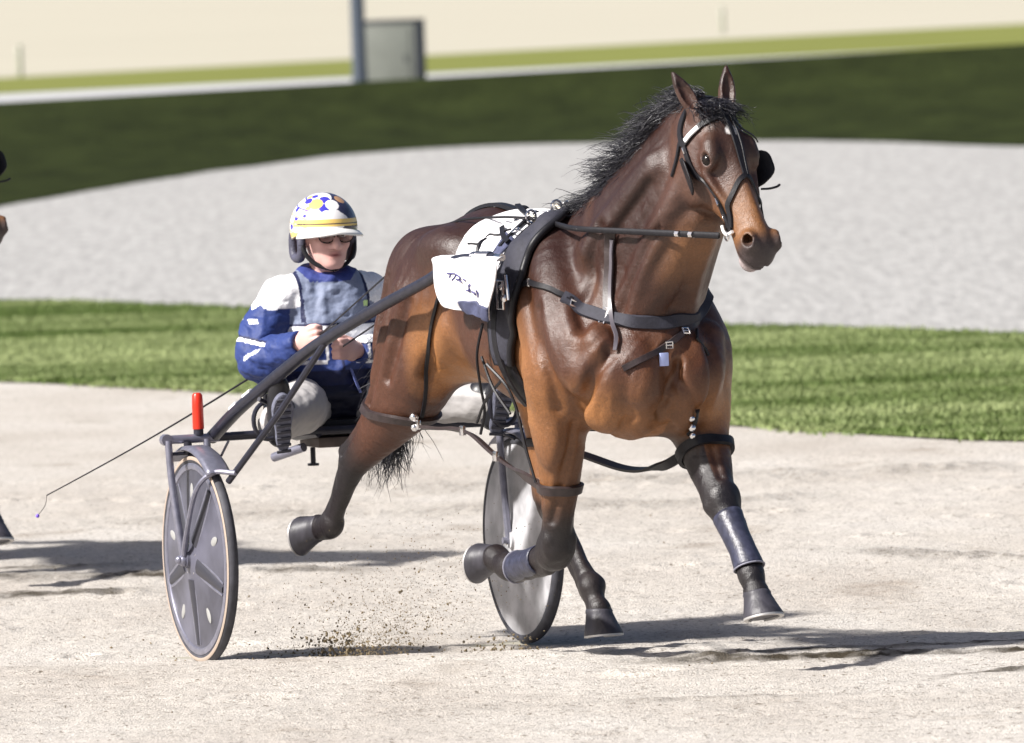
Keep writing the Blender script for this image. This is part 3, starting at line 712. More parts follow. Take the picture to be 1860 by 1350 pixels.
def make_hair():
    rng = np.random.default_rng(5); rot = np.stack([HF.h, HF.l, HF.z])
    hair = mat('black hair', (.010, .0095, .016), .38, spec=.5, noise=.3, nscale=30)
    crest = catmull([(.36, 0, 1.47), (.47, .0, 1.53), (.60, .01, 1.595), (.71, .025, 1.675), (.83, .042, 1.765), (.95, .058, 1.85), (1.04, .07, 1.86)], 30)
    # mane, blown back and to the near side
    roots = []; dirs = []; lens = []
    for i in range(250):                     # locks of hair
        k = int(rng.integers(0, len(crest))); f = k/len(crest); base = crest[k]; up = rng.uniform(-.7, .7)
        d0 = np.array([-1.0, rng.normal(-.30, .35), up*.75]); L0 = rng.uniform(.08, .17)*(1.5 if rng.random() < .18 else .9)*(.75+.5*math.sin(math.pi*min(1, f*1.15)))
        for j in range(40):
            p = base+rng.normal(0, .011, 3); d = d0+rng.normal(0, .10, 3)
            roots.append(HF.w(p-np.array([0, 0, .02]))); dirs.append(d@rot); lens.append(L0*rng.uniform(.6, 1.1))
    mb = MB(); strands(mb, roots, dirs, lens, .0012, seg=6, sag=.55, curl=.014, seed=2)
    mb.build('mane', hair, HORSE_ROOT, autosmooth=None)
    roots = []; dirs = []; lens = []
    for i in range(500):
        p = hd(rng.uniform(-.03, .02), rng.normal(0, .03), .03); roots.append(HF.w(p)); d = HE[0]*rng.uniform(.2, 1)+HE[2]*rng.uniform(.1, .7)+HE[1]*rng.normal(0, .5); dirs.append(d@rot); lens.append(rng.uniform(.04, .10))
    mb = MB(); strands(mb, roots, dirs, lens, .0012, seg=5, sag=.3, curl=.012, seed=3); mb.build('forelock', hair, HORSE_ROOT, autosmooth=None)
    # tail
    spine = catmull([(-.80, 0, 1.28), (-.97, 0, 1.21), (-1.12, .0, 1.04), (-1.22, .0, .88), (-1.27, .0, .78)], 12)
    mb = MB(); mb.tube(HF.w(spine[:20]), np.linspace(.035, .02, 20), 10)
    roots = []; dirs = []; lens = []
    for i in range(2600):
        k = int(rng.integers(0, len(spine)-1)); p = spine[k]+rng.normal(0, .022, 3); t = spine[min(k+1, len(spine)-1)]-spine[max(k-1, 0)]; t = t/np.linalg.norm(t)
        roots.append(HF.w(p)); dirs.append((t+rng.normal(0, .16, 3))@rot); lens.append(rng.uniform(.16, .26))
    strands(mb, roots, dirs, lens, .0016, seg=6, sag=.35, curl=.035, seed=4)
    mb.build('tail', hair, HORSE_ROOT, autosmooth=None)
make_hair()
# ================================================================ TACK
def on_body(P, off=.004):
    loc, no, i, d = BODY_BVH.find_nearest(Vector(P))
    return np.array(loc)+np.array(no)*off, np.array(no)

def relax(P, n=2):
    P = np.array(P)
    for _ in range(n): P[1:-1] = .25*P[:-2]+.5*P[1:-1]+.25*P[2:]
    return P

def strap(mb, pts, w=.025, th=.005, off=.003, n=8, project=True, closed=False, col=None, frame=HF, wend=None):
    """flat strap of width w and thickness th laid along pts (u,v,z) on the animal"""
    P = np.asarray(pts, float)
    if closed: P = np.vstack([P, P[:1]])
    W = frame.w(catmull(P, n)) if frame is not None else catmull(P, n)
    Q = []; N = []
    for p in W:
        q, no = on_body(p, off+th/2); Q.append(q if project else p); N.append(no)
    Q = relax(Q, 3); N = relax(N, 4); m = len(Q)
    T = np.gradient(Q, axis=0); V = []; F = []
    for i in range(m):
        t = T[i]/(np.linalg.norm(T[i])+1e-9); no = N[i]-t*(N[i]@t); no /= np.linalg.norm(no)+1e-9; s = np.cross(t, no)
        ww = w if wend is None else w+(wend-w)*i/(m-1)
        for a, b in ((-.5, -.5), (-.42, .5), (.42, .5), (.5, -.5)): V.append(Q[i]+s*ww*a+no*th*b)
    for i in range(m-1):
        for k in range(4): F.append((4*i+k, 4*i+(k+1) % 4, 4*i+4+(k+1) % 4, 4*i+4+k))
    F += [(3, 2, 1, 0), (4*m-4, 4*m-3, 4*m-2, 4*m-1)]
    mb.add(V, F, col); return Q, N

def roll(mb, pts, r=.012, off=.006, n=8, frame=HF, project=True):
    W = frame.w(catmull(np.asarray(pts, float), n)); Q = relax([on_body(p, off)[0] if project else p for p in W], 3)
    mb.tube(Q, r, 10); return Q

def ring(mb, c, axis, R0=.02, r=.004, n=20, sx=1.0, up=None):
    A = np.asarray(axis, float); A /= np.linalg.norm(A); a = np.array([0, 0, 1.]) if up is None else np.asarray(up, float)
    if abs(a@A) > .9: a = np.array([1., 0, 0])
    X = np.cross(A, a); X /= np.linalg.norm(X); Y = np.cross(A, X)
    t = np.linspace(0, 2*math.pi, n+1); mb.tube([np.asarray(c)+R0*(sx*math.cos(q)*X+math.sin(q)*Y) for q in t], r, 7, caps=False)

def buckle(parent, P, w=.028, l=.034, name='buckle', fwd=None):
    q, no = on_body(P, .009); mb = MB()
    f = np.array([0, 0, 1.]) if fwd is None else np.asarray(fwd, float); f = f-no*(f@no); f /= np.linalg.norm(f); s = np.cross(f, no)
    c = [q+f*l/2*a+s*w/2*b for a, b in ((-1, -1), (1, -1), (1, 1), (-1, 1), (-1, -1))]
    mb.tube(c, .0035, 6, caps=False); mb.tube([q-f*l/2, q+f*l/2], .0028, 6)
    return mb.build(name, CHROME, parent)

LEATHER = mat('black leather', (.010, .0095, .012), .45, spec=.3, noise=.3, nscale=60, bump=.2, bscale=150, bdist=.003)
BROWNL = mat('brown leather', (.030, .020, .020), .45, spec=.5, noise=.3, nscale=60, bump=.2, bscale=150, bdist=.003)
CHROME = mat('bright steel', (.80, .79, .80), .18, metal=1.0)
WEB2 = mat('blue grey patch', (.055, .062, .12), .8, noise=.2, nscale=80)
WEB = mat('dark webbing', (.024, .024, .036), .75, noise=.25, nscale=80, bump=.3, bscale=200, bdist=.003)
BONE = mat('cream plastic', (.72, .66, .55), .4)

def make_harness():
    root = empty('harness', HF.w(np.array([.25, 0, 1.5])), 'black harness saddle, girth and breast collar strapped on the bay horse', 'harness')
    GF = [(.30, .10, 1.46), (.325, 0, 1.488), (.338, -.065, 1.474), (.384, -.143, 1.44), (.40, -.209, 1.39), (.385, -.242, 1.32), (.395, -.283, 1.234), (.385, -.30, 1.148), (.335, -.285, 1.074), (.31, -.271, 1.0), (.30, -.243, .929), (.31, -.15, .83), (.31, 0, .79), (.31, .16, .83), (.31, .26, .95), (.36, .29, 1.2), (.34, .18, 1.4), (.31, .08, 1.46)]
    GB = [(.13, .10, 1.44), (.12, 0, 1.455), (.11, -.068, 1.445), (.12, -.149, 1.40), (.145, -.221, 1.33), (.20, -.286, 1.231), (.215, -.309, 1.143), (.221, -.31, 1.072), (.225, -.288, 1.0)]
    # wide padded saddle between the two edges
    a = catmull(np.array(GF[:10]), 8); b = catmull(np.array([GB[0]]+GB), 8); V = []; F = []; n = len(a); K = 10
    for i in range(n):
        for k in range(K+1):
            t = k/K; p = a[i]*(1-t)+b[i]*t; q, no = on_body(HF.w(p), .008+.012*math.sin(math.pi*t)**.5*(1 if .05 < i/n < .95 else .5)); V.append(q)
    for i in range(n-1):
        for k in range(K): F.append((i*(K+1)+k, (i+1)*(K+1)+k, (i+1)*(K+1)+k+1, i*(K+1)+k+1))
    o = obj('saddle_pad', V, F, WEB, root); so = o.modifiers.new('s', 'SOLIDIFY'); so.thickness = .012; so.offset = -1
    mb = MB(); roll(mb, GF[:10], .013, .016); mb.build('front_roll', LEATHER, root)
    mb = MB(); roll(mb, GB, .010, .014); mb.build('back_roll', LEATHER, root)
    mb = MB(); strap(mb, [(.27, -.275, 1.03), (.285, -.25, .95), (.30, -.17, .845), (.30, 0, .785), (.30, .17, .845), (.29, .25, .95), (.28, .28, 1.1), (.30, .25, 1.28), (.28, .16, 1.42)], .07, .010, .004); mb.build('girth', LEATHER, root)
    mb = MB(); strap(mb, [(.255, -.297, 1.20), (.265, -.30, 1.08), (.28, -.265, .97), (.30, -.21, .88)], .03, .006, .028); mb.build('girth_tongue', LEATHER, root)
    buckle(root, HF.w(np.array([.275, -.28, 1.01]))); buckle(root, HF.w(np.array([.28, -.26, .955]))); 
    # back strap to the tail with its raised padding
    mb = MB(); strap(mb, [(.30, 0, 1.49), (.12, 0, 1.47), (-.10, 0, 1.46), (-.30, 0, 1.48), (-.55, 0, 1.46), (-.72, 0, 1.38), (-.80, 0, 1.30)], .035, .012, .004); mb.build('back_strap', LEATHER, root)
    for (u, r) in ((-.14, .020), (-.05, .014), (.01, .016), (.06, .018), (.10, .022), (.14, .018)):
        mb = MB(); mb.ball(on_body(HF.w(np.array([u, -.012, 1.5])), .018)[0], (r*1.5, r, r*.8), ax=(HF.h, HF.l, HF.z)); mb.build('strap_keeper', LEATHER, root)
    # hooks and terrets on the saddle top
    for (u, v, s) in ((.20, -.055, 1), (.10, -.115, 1), (.20, .06, 1)):
        q, no = on_body(HF.w(np.array([u, v, 1.5])), .012); mb = MB()
        pts = [q, q+no*.03, q+no*.045+HF.h*.02-HF.z*.01, q+no*.035+HF.h*.05-HF.z*.025, q+no*.02+HF.h*.062-HF.z*.04]
        mb.tube(catmull(pts, 5), .0055, 8); mb.build('hook', BONE, root)
        mb = MB(); ring(mb, q+no*.03, HF.h*.9+HF.l*.2, .020, .004); mb.build('terret_ring', CHROME, root)
    for (u, v) in ((.26, -.06), (.28, -.03), (.235, -.10), (.30, -.085), (.05, -.09)):
        q, no = on_body(HF.w(np.array([u, v, 1.5])), .016); mb = MB(); mb.ball(q, .009, nu=10, nv=6); mb.build('stud', CHROME, root)
    for k, c in enumerate(([(-.16, -.02, 1.47), (-.05, -.05, 1.46), (.06, -.075, 1.45), (.16, -.10, 1.44)], [(-.02, -.14, 1.42), (.06, -.17, 1.39), (.13, -.19, 1.38)], [(.05, -.06, 1.46), (.09, -.13, 1.42), (.10, -.20, 1.36)], [(.20, -.03, 1.48), (.22, -.10, 1.45), (.24, -.17, 1.41)])):
        mb = MB(); strap(mb, c, .020, .005, .034 if k < 3 else .026); mb.build('cross_strap', LEATHER, root)
    for f in ((.03, -.11, 1.45), (.11, -.15, 1.41), (.24, -.17, 1.40), (.17, -.06, 1.47), (.30, -.05, 1.48)):
        q, no = on_body(HF.w(np.array(f)), .038); mb = MB(); ring(mb, q, no+HF.z*.3, .013, .0035, 14); mb.build('ring', CHROME, root)
    for f in ((.66, -.215, 1.19), (.755, -.155, 1.155)): buckle(root, HF.w(np.array(f)), .05, .02, fwd=HF.h)
    mb = MB(); mb.tube([on_body(HF.w(np.array(f)), .008)[0] for f in ((.83, .105, 1.085), (.86, .10, 1.06), (.865, .115, 1.03), (.84, .135, 1.01))], .005, 6); mb.build('loose_strap', LEATHER, root)
    # tug: shaft carrier
    mb = MB(); strap(mb, [(.17, -.30, 1.40), (.19, -.335, 1.37), (.21, -.345, 1.31), (.21, -.33, 1.24), (.215, -.31, 1.15)], .028, .007, 0, project=False); mb.build('tug_strap', LEATHER, root)
    q = HF.w(np.array([.33, -.335, 1.27])); mb = MB()
    mb.tube([q, q-HF.z*.09, q-HF.z*.09+HF.h*.045, q+HF.h*.045, q], .0045, 7, caps=False); mb.build('trace_hook', CHROME, root)
    mb = MB(); mb.tube([q+HF.h*.07+HF.z*.02, q+HF.h*.085-HF.z*.06], .006, 8); mb.ball(q+HF.h*.055-HF.z*.055, .013); mb.ball(q+HF.h*.035-HF.z*.02, .010); mb.build('quick_hitch', CHROME, root)
    # breast collar
    mb = MB(); strap(mb, [(.62, -.235, 1.205), (.69, -.196, 1.178), (.77, -.150, 1.152), (.845, -.083, 1.138), (.872, -.005, 1.133), (.85, .07, 1.14), (.76, .17, 1.15), (.66, .24, 1.18), (.5, .28, 1.22), (.36, .30, 1.25)], .044, .009, .004); mb.build('breast_collar', WEB, root)
    mb = MB(); strap(mb, [(.415, -.30, 1.27), (.50, -.285, 1.262), (.58, -.258, 1.235), (.64, -.225, 1.20)], .020, .006, .006); mb.build('trace', LEATHER, root)
    buckle(root, HF.w(np.array([.45, -.285, 1.265])), .022, .026, fwd=HF.h)
    mb = MB(); strap(mb, [(.742, -.122, 1.435), (.735, -.128, 1.36), (.735, -.135, 1.25), (.765, -.15, 1.16)], .038, .007, .004); mb.build('rein_drop', BROWNL, root)
    mb = MB(); strap(mb, [(.752, -.125, 1.40), (.752, -.128, 1.34), (.752, -.138, 1.25), (.79, -.15, 1.13), (.84, -.165, 1.05)], .014, .004, .013); mb.build('billet', mat('worn grey leather', (.10, .09, .105), .3), root)
    # breast strap running down between the fore legs
    mb = MB(); strap(mb, [(.80, .14, 1.13), (.855, .08, 1.105), (.882, .015, 1.073), (.889, -.04, 1.045), (.897, -.11, 1.018), (.876, -.162, .994)], .022, .006, .004); mb.build('chest_strap', BROWNL, root)
    for f in ((.862, .07, 1.10), (.886, .0, 1.062)): buckle(root, HF.w(np.array(f)), .02, .022, fwd=HF.l)
    q, no = on_body(HF.w(np.array([.90, -.025, 1.03])), .014); mb = MB(); mb.box(q-HF.z*.012, .030, .006, .042, ax=(HF.l, no, HF.z), bevel=.002); mb.build('tag', mat('pale blue tag', (.45, .52, .85), .4), root)
    return root
make_harness()

def make_cloth():
    L = [(-.06, .10, 1.45), (-.10, .03, 1.46), (-.16, -.08, 1.445), (-.19, -.17, 1.40), (-.20, -.235, 1.335), (-.18, -.265, 1.28)]
    Rr = [(.12, .10, 1.45), (.12, .0, 1.46), (.12, -.09, 1.43), (.15, -.20, 1.36), (.18, -.27, 1.30), (.19, -.30, 1.24)]
    root = empty('saddle_cloth', HF.w(np.array([0, -.2, 1.3])), 'white racing saddle cloth with handwritten letters and blue patch', 'saddle cloth')
    cot = mat('white cotton', (.78, .77, .79), .85, noise=.05, nscale=20, bump=.3, bscale=90, bdist=.004)
    def sheet(name, a, b, K, off, amp, seed, proj=True):
        a = catmull(np.array(a), 8); b = catmull(np.array(b), 8); n = len(a); V = []; F = []
        for i in range(n):
            for k in range(K+1):
                t = k/K; p = a[i]*(1-t)+b[i]*t; f = i/(n-1)
                fold = amp*(.010*math.sin(8*t+5*f+seed)+.007*math.sin(15*t-9*f+seed)+.004*math.sin(29*t+13*f))
                if proj: q, no = on_body(HF.w(p), off+fold*(.4+f))
                else: q = HF.w(p)-HF.l*(off+fold)
                V.append(q)
        for i in range(n-1):
            for k in range(K): F.append((i*(K+1)+k, (i+1)*(K+1)+k, (i+1)*(K+1)+k+1, i*(K+1)+k+1))
        o = obj(name, V, F, cot, root); so = o.modifiers.new('s', 'SOLIDIFY'); so.thickness = .004; so.offset = 0
        return BVHTree.FromPolygons([tuple(v) for v in V], [tuple(f) for f in F])
    back = sheet('back_sheet', L, Rr, 40, .022, 1.0, 0)
    # side panel, hanging outside the shaft
    PL = [(-.06, -.335, 1.345), (-.045, -.385, 1.335), (-.03, -.405, 1.312), (-.015, -.40, 1.26), (.005, -.392, 1.205), (.035, -.385, 1.185)]
    PR = [(.40, -.345, 1.352), (.45, -.385, 1.345), (.475, -.40, 1.325), (.43, -.395, 1.26), (.375, -.375, 1.20), (.335, -.36, 1.145)]
    tree = sheet('side_panel', PL, PR, 40, .0, .75, 2, False)
    def onc(p, off=.004, tr=None):
        loc, no, i, d = (tr or tree).find_nearest(Vector(p)); no = np.array(no)
        if no@HF.l > 0: no = -no
        return np.array(loc)+no*off, no
    # handwriting: strokes in a 1800 x 1350 field laid on the side panel
    c00, c10, c01, c11 = [HF.w(np.array(p)) for p in ((.085, -.41, 1.318), (.405, -.40, 1.312), (.045, -.39, 1.205), (.345, -.37, 1.205))]
    ST = [[(390, 290), (365, 420)], [(270, 265), (540, 290)], [(610, 300), (580, 420), (490, 550)], [(610, 310), (750, 360), (740, 440), (640, 490)], [(700, 470), (790, 560)], [(840, 440), (910, 510)],
          [(1130, 720), (1090, 660), (1020, 720), (1030, 800), (1010, 900), (920, 920)], [(1020, 960), (1080, 880), (1040, 980)], [(1140, 950), (1240, 1010), (1240, 1100)], [(1340, 880), (1345, 1040)], [(1340, 1010), (1385, 1120)], [(1450, 980), (1375, 1180)]]
    for s in ST:
        P = catmull(np.array(s, float), 6) if len(s) > 2 else np.linspace(s[0], s[1], 6)
        W = [onc((c00*(1-x/1800)+c10*x/1800)*(1-y/1350)+(c01*(1-x/1800)+c11*x/1800)*y/1350, .004)[0] for x, y in P]
        mb = MB(); mb.tube(W, .0026, 6); mb.build('pen_stroke', mat('blue marker ink', (.05, .045, .16), .6), root)
    def patch(c, rows, cols, name, material, off, tr):
        V = []; F = []
        for i in range(rows+1):
            for k in range(cols+1):
                s, t = k/cols, i/rows; p = (c[0]*(1-s)+c[1]*s)*(1-t)+(c[3]*(1-s)+c[2]*s)*t; V.append(onc(HF.w(p), off, tr)[0])
        for i in range(rows):
            for k in range(cols): F.append((i*(cols+1)+k, (i+1)*(cols+1)+k, (i+1)*(cols+1)+k+1, i*(cols+1)+k+1))
        p = obj(name, V, F, material, root); so = p.modifiers.new('s', 'SOLIDIFY'); so.thickness = .004; so.offset = 0
    patch([np.array(x) for x in ((.155, -.385, 1.210), (.375, -.38, 1.188), (.345, -.36, 1.135), (.14, -.37, 1.172))], 10, 20, 'patch', WEB2, .006, tree)
    patch([np.array(x) for x in ((.05, -.15, 1.40), (.125, -.17, 1.385), (.12, -.24, 1.32), (.05, -.235, 1.325))], 6, 8, 'panel', WEB2, .006, back)
    for c in ([(-.16, -.20, 1.37), (-.06, -.185, 1.39), (.06, -.15, 1.42)], [(-.06, -.08, 1.45), (.03, -.10, 1.45), (.11, -.11, 1.44)], [(.06, -.20, 1.36), (.04, -.25, 1.31), (.07, -.28, 1.27)]):
        mb = MB(); mb.tube([onc(HF.w(p), .005, back)[0] for p in catmull(np.array(c), 8)], .004, 6); mb.build('piping', LEATHER, root)
make_cloth()

def hp(s, l, d): return HF.w(hd(s, l, d))
def make_bridle(suffix=''):
    root = empty('bridle', hp(.1, 0, 0), 'black bridle with blinkers and white bit on the bay horse', 'bridle')
    def st(name, pts, w=.018, th=.005, off=.003, m=LEATHER, pr=True):
        mb = MB(); strap(mb, [hd(*p) for p in pts], w, th, off, project=pr); return mb.build(name, m, root)
    st('browband', [(.10, -.10, -.04), (.075, -.09, .02), (.065, -.05, .055), (.06, 0, .07), (.065, .05, .055), (.075, .09, .02), (.10, .10, -.04)], .020)
    st('crown_strap', [(.10, -.10, -.05), (.04, -.095, -.05), (-.01, -.07, -.02), (-.025, 0, 0), (-.01, .07, -.02), (.04, .095, -.05), (.10, .10, -.05)], .022)
    for sd in (-1, 1):
        st('cheek_strap', [(.10, sd*.10, -.045), (.20, sd*.10, -.045), (.30, sd*.09, -.035), (.40, sd*.075, -.03), (.47, sd*.07, -.03)], .018)
        st('nose_strap', [(.30, 0, .07), (.32, sd*.035, .06), (.38, sd*.065, .02), (.46, sd*.07, -.02)], .018)
        st('throat_latch', [(.08, sd*.10, -.06), (.13, sd*.095, -.10), (.17, sd*.085, -.14)], .014)
        # bit ring, shank and keepers
        q, no = on_body(hp(.475, sd*.075, -.028), .012); e = HE@np.stack([HF.h, HF.l, HF.z])
        mb = MB(); mb.tube(catmull([q-e[0]*.040-e[2]*.022, q-e[0]*.020-e[2]*.024, q-e[0]*.004-e[2]*.014, q+e[0]*.002+e[2]*.004, q+e[0]*.004+e[2]*.018], 5), .0055, 8); mb.build('bit', mat('white bit', (.80, .78, .76), .3), root)
        mb = MB(); ring(mb, q-e[2]*.018, no, .014, .003); mb.build('bit_ring', CHROME, root)
        for (s, l, d) in ((.36, .085, -.032), (.415, .078, -.03), (.125, .105, -.045)):
            q, no = on_body(hp(s, sd*l, d), .010); mb = MB(); mb.box(q, .022, .022, .006, ax=(e[1]-no*(e[1]@no), e[0], no), bevel=.002); mb.build('buckle', CHROME, root)
    # white browband end pieces
    for sd in (-1, 1):
        mb = MB(); strap(mb, [hd(.095, sd*.10, -.03), hd(.082, sd*.095, .0), hd(.073, sd*.085, .03)], .017, .004, .009); mb.build('browband_end', mat('white leather', (.8, .8, .8), .4), root)
    st('face_strap', [(-.01, 0, .02), (.05, 0, .07), (.12, 0, .075), (.20, 0, .075), (.30, 0, .068)], .016)
    st('overcheck', [(.05, .02, .07), (.13, .022, .075), (.22, .018, .075), (.30, .01, .07)], .008, .004, .006)
    # blinkers: curved leather cups beside the eyes
    e = HE@np.stack([HF.h, HF.l, HF.z])
    for sd, sc in ((-1, .55), (1, 1.0)):
        V = []; F = []; n = 12
        for i in range(n+1):
            for k in range(n+1):
                a = k/n; b = 2*(i/n-.5); rnd = math.sqrt(max(0, 1-(b*.92)**4))
                aa = a*rnd; back = -.03+.075*aa*sc; outw = .098+.050*aa**1.4*(1.0 if sd > 0 else .35)
                V.append(hp(.215+b*.072*(1-.12*aa), sd*outw, -.045+back))
        for i in range(n):
            for k in range(n): q = i*(n+1)+k; F.append((q, q+1, q+n+2, q+n+1))
        o = obj('blinker', V, F, LEATHER, root); so = o.modifiers.new('s', 'SOLIDIFY'); so.thickness = .005
    for sd in (1,): st('blinker_stay', [(.06, sd*.03, .065), (.12, sd*.055, .062), (.165, sd*.085, .045)], .010, .004, .005)
    st('chin_strap', [(.44, -.07, -.05), (.445, -.05, -.085), (.445, 0, -.095), (.445, .05, -.085), (.44, .07, -.05)], .014)
    # overcheck strap from poll back to the saddle hook
    # sheepskin-free shadow strap end on the off side
    mb = MB(); q = hp(.33, .070, .01); mb.tube(catmull([q, q+e[1]*.03, q+e[1]*.06-e[0]*.005, q+e[1]*.075-e[0]*.012], 4), .004, 6); mb.build('strap_end', LEATHER, root)
    return root
BRIDLE = make_bridle()

def leg_loop(mb, c, axis, r=.07, w=.03, th=.010, off=.004, tilt=None):
    A = np.asarray(axis, float); A /= np.linalg.norm(A); X = np.cross(A, (0, 1, 0)); X /= np.linalg.norm(X); Y = np.cross(A, X)
    pts = [np.asarray(c)+r*(math.cos(t)*X+math.sin(t)*Y) for t in np.linspace(0, 2*math.pi, 25)]
    return strap(mb, pts, w, th, off, n=2)

def make_hobbles():
    root = empty('hobble', HF.w(np.array([0, -.3, .7])), 'black pacing hobble linking the right fore and right hind leg', 'hobble')
    mb = MB(); leg_loop(mb, (.42, -.185, .60), (.10, -.03, 1), .08, .034, .010); mb.build('fore_loop', BROWNL, root)
    mb = MB(); leg_loop(mb, (-.66, -.23, .80), (.25, 0, 1), .13, .030, .012); mb.build('hind_loop', BROWNL, root)
    mb = MB(); strap(mb, [(-.53, -.235, .765), (-.42, -.22, .765), (-.25, -.22, .765), (-.15, -.215, .75), (.0, -.22, .70), (.15, -.22, .655), (.35, -.225, .61), (.40, -.235, .605)], .034, .010, project=False); mb.build('coupling_strap', BROWNL, root)
    for p in ((-.52, -.245, .775), (-.20, -.23, .765), (.05, -.23, .69)):
        q = HF.w(np.array(p)); mb = MB(); mb.box(q, .030, .012, .032, ax=(HF.h, HF.l, HF.z), bevel=.003); mb.build('buckle', CHROME, root)
    mb = MB(); strap(mb, [(-.20, -.27, 1.30), (-.254, -.268, 1.202), (-.333, -.266, 1.092), (-.407, -.254, .981), (-.476, -.234, .869), (-.53, -.225, .80)], .014, .005, .004); mb.build('hanger', LEATHER, root)
    q = HF.w(np.array([-.535, -.25, .80])); mb = MB(); mb.ball(q, .016); mb.ball(q-HF.z*.035, .013); mb.ball(q+HF.z*.03, .012); mb.build('hanger_buckle', CHROME, root)
    mb = MB()
    for c in ([(.20, -.33, 1.13), (.16, -.335, 1.03), (.10, -.30, .93), (.02, -.25, .84), (-.05, -.235, .76)], [(.22, -.33, 1.0), (.30, -.30, .93), (.33, -.28, .85), (.36, -.27, .74), (.40, -.255, .62)], [(.27, -.30, .95), (.12, -.29, .88), (-.02, -.26, .80)], [(.14, -.31, 1.02), (.20, -.30, .92), (.30, -.29, .84)]):
        mb.tube(HF.w(catmull(np.array(c), 6)), .005, 6)
    mb.build('hanger_cords', LEATHER, root)
    root = empty('hobble', HF.w(np.array([.2, .3, .7])), 'black pacing hobble on the reaching left fore leg', 'hobble')
    mb = MB(); leg_loop(mb, (.79, .17, .72), (-.55, 0, 1), .10, .034, .012); mb.build('fore_loop', LEATHER, root)
    mb = MB(); leg_loop(mb, (-.37, .155, .70), (-.05, 0, 1), .09, .03, .010); mb.build('hind_loop', LEATHER, root)
    mb = MB(); strap(mb, [(-.30, .13, .70), (.0, .12, .67), (.35, .10, .64), (.62, .09, .66), (.72, .095, .69)], .034, .010, project=False); mb.build('coupling_strap', LEATHER, root)
    mb = MB(); strap(mb, [(.86, .10, .87), (.85, .09, .83), (.82, .085, .78)], .014, .006, .008); mb.build('hanger', LEATHER, root)
    q, no = on_body(HF.w(np.array([.85, .085, .80])), .014); mb = MB(); mb.ball(q, .012); mb.ball(q+HF.z*.03, .011); mb.ball(q-HF.z*.025, .010); mb.build('hanger_buckle', CHROME, root)
make_hobbles()

def make_boots():
    gm = mat('grey neoprene', (.030, .032, .055), .40, noise=.5, nscale=40, bump=.2, bscale=70)
    rim = mat('pale binding', (.20, .20, .25), .6)
    def boot(pts, radii, label, front, group):
        P = catmull(np.array(pts, float), 6); rr = np.interp(np.linspace(0, 1, len(P)), np.linspace(0, 1, len(radii)), radii)
        root = empty('shin_boot', HF.w(P[len(P)//2]), label, 'leg boot', group)
        W = HF.w(P); mb = MB(); T = np.gradient(W, axis=0); n = 20; V = []; F = []; fr = np.asarray(front)@np.stack([HF.h, HF.l, HF.z])
        for i in range(len(W)):
            t = T[i]/np.linalg.norm(T[i]); f = fr-t*(fr@t); f /= np.linalg.norm(f); s = np.cross(t, f)
            sh = .016*max(0, (i/len(W)-.55))*2
            for k in range(n):
                a = 2*math.pi*k/n; V.append(W[i]+rr[i]*(math.cos(a)*f*(1.08 if math.cos(a) > 0 else 1)+math.sin(a)*s)+t*sh*math.cos(a))
        for i in range(len(W)-1):
            for k in range(n): F.append((i*n+k, i*n+(k+1) % n, (i+1)*n+(k+1) % n, (i+1)*n+k))
        o = obj('shell', V, F, gm, root); so = o.modifiers.new('s', 'SOLIDIFY'); so.thickness = .006
        mb = MB(); V = np.array(V)
        mb.tube([V[i*n+16] for i in range(2, len(W)-1)], .003, 6); mb.tube([V[k % n+(len(W)-1)*n] for k in range(n+1)], .003, 6, caps=False); mb.build('binding', rim, root)
    boot([(.955, .152, .51), (1.0, .152, .46), (1.05, .152, .41), (1.095, .152, .355)], [.050, .044, .043, .049], 'grey shin boot on the reaching left fore leg', (1, 0, .6), 'fore leg boots')
    boot([(.24, -.172, .362), (.15, -.172, .345), (.06, -.172, .33)], [.048, .046, .050], 'grey shin boot on the folded right fore leg', (0, 0, -1), 'fore leg boots')
make_boots()
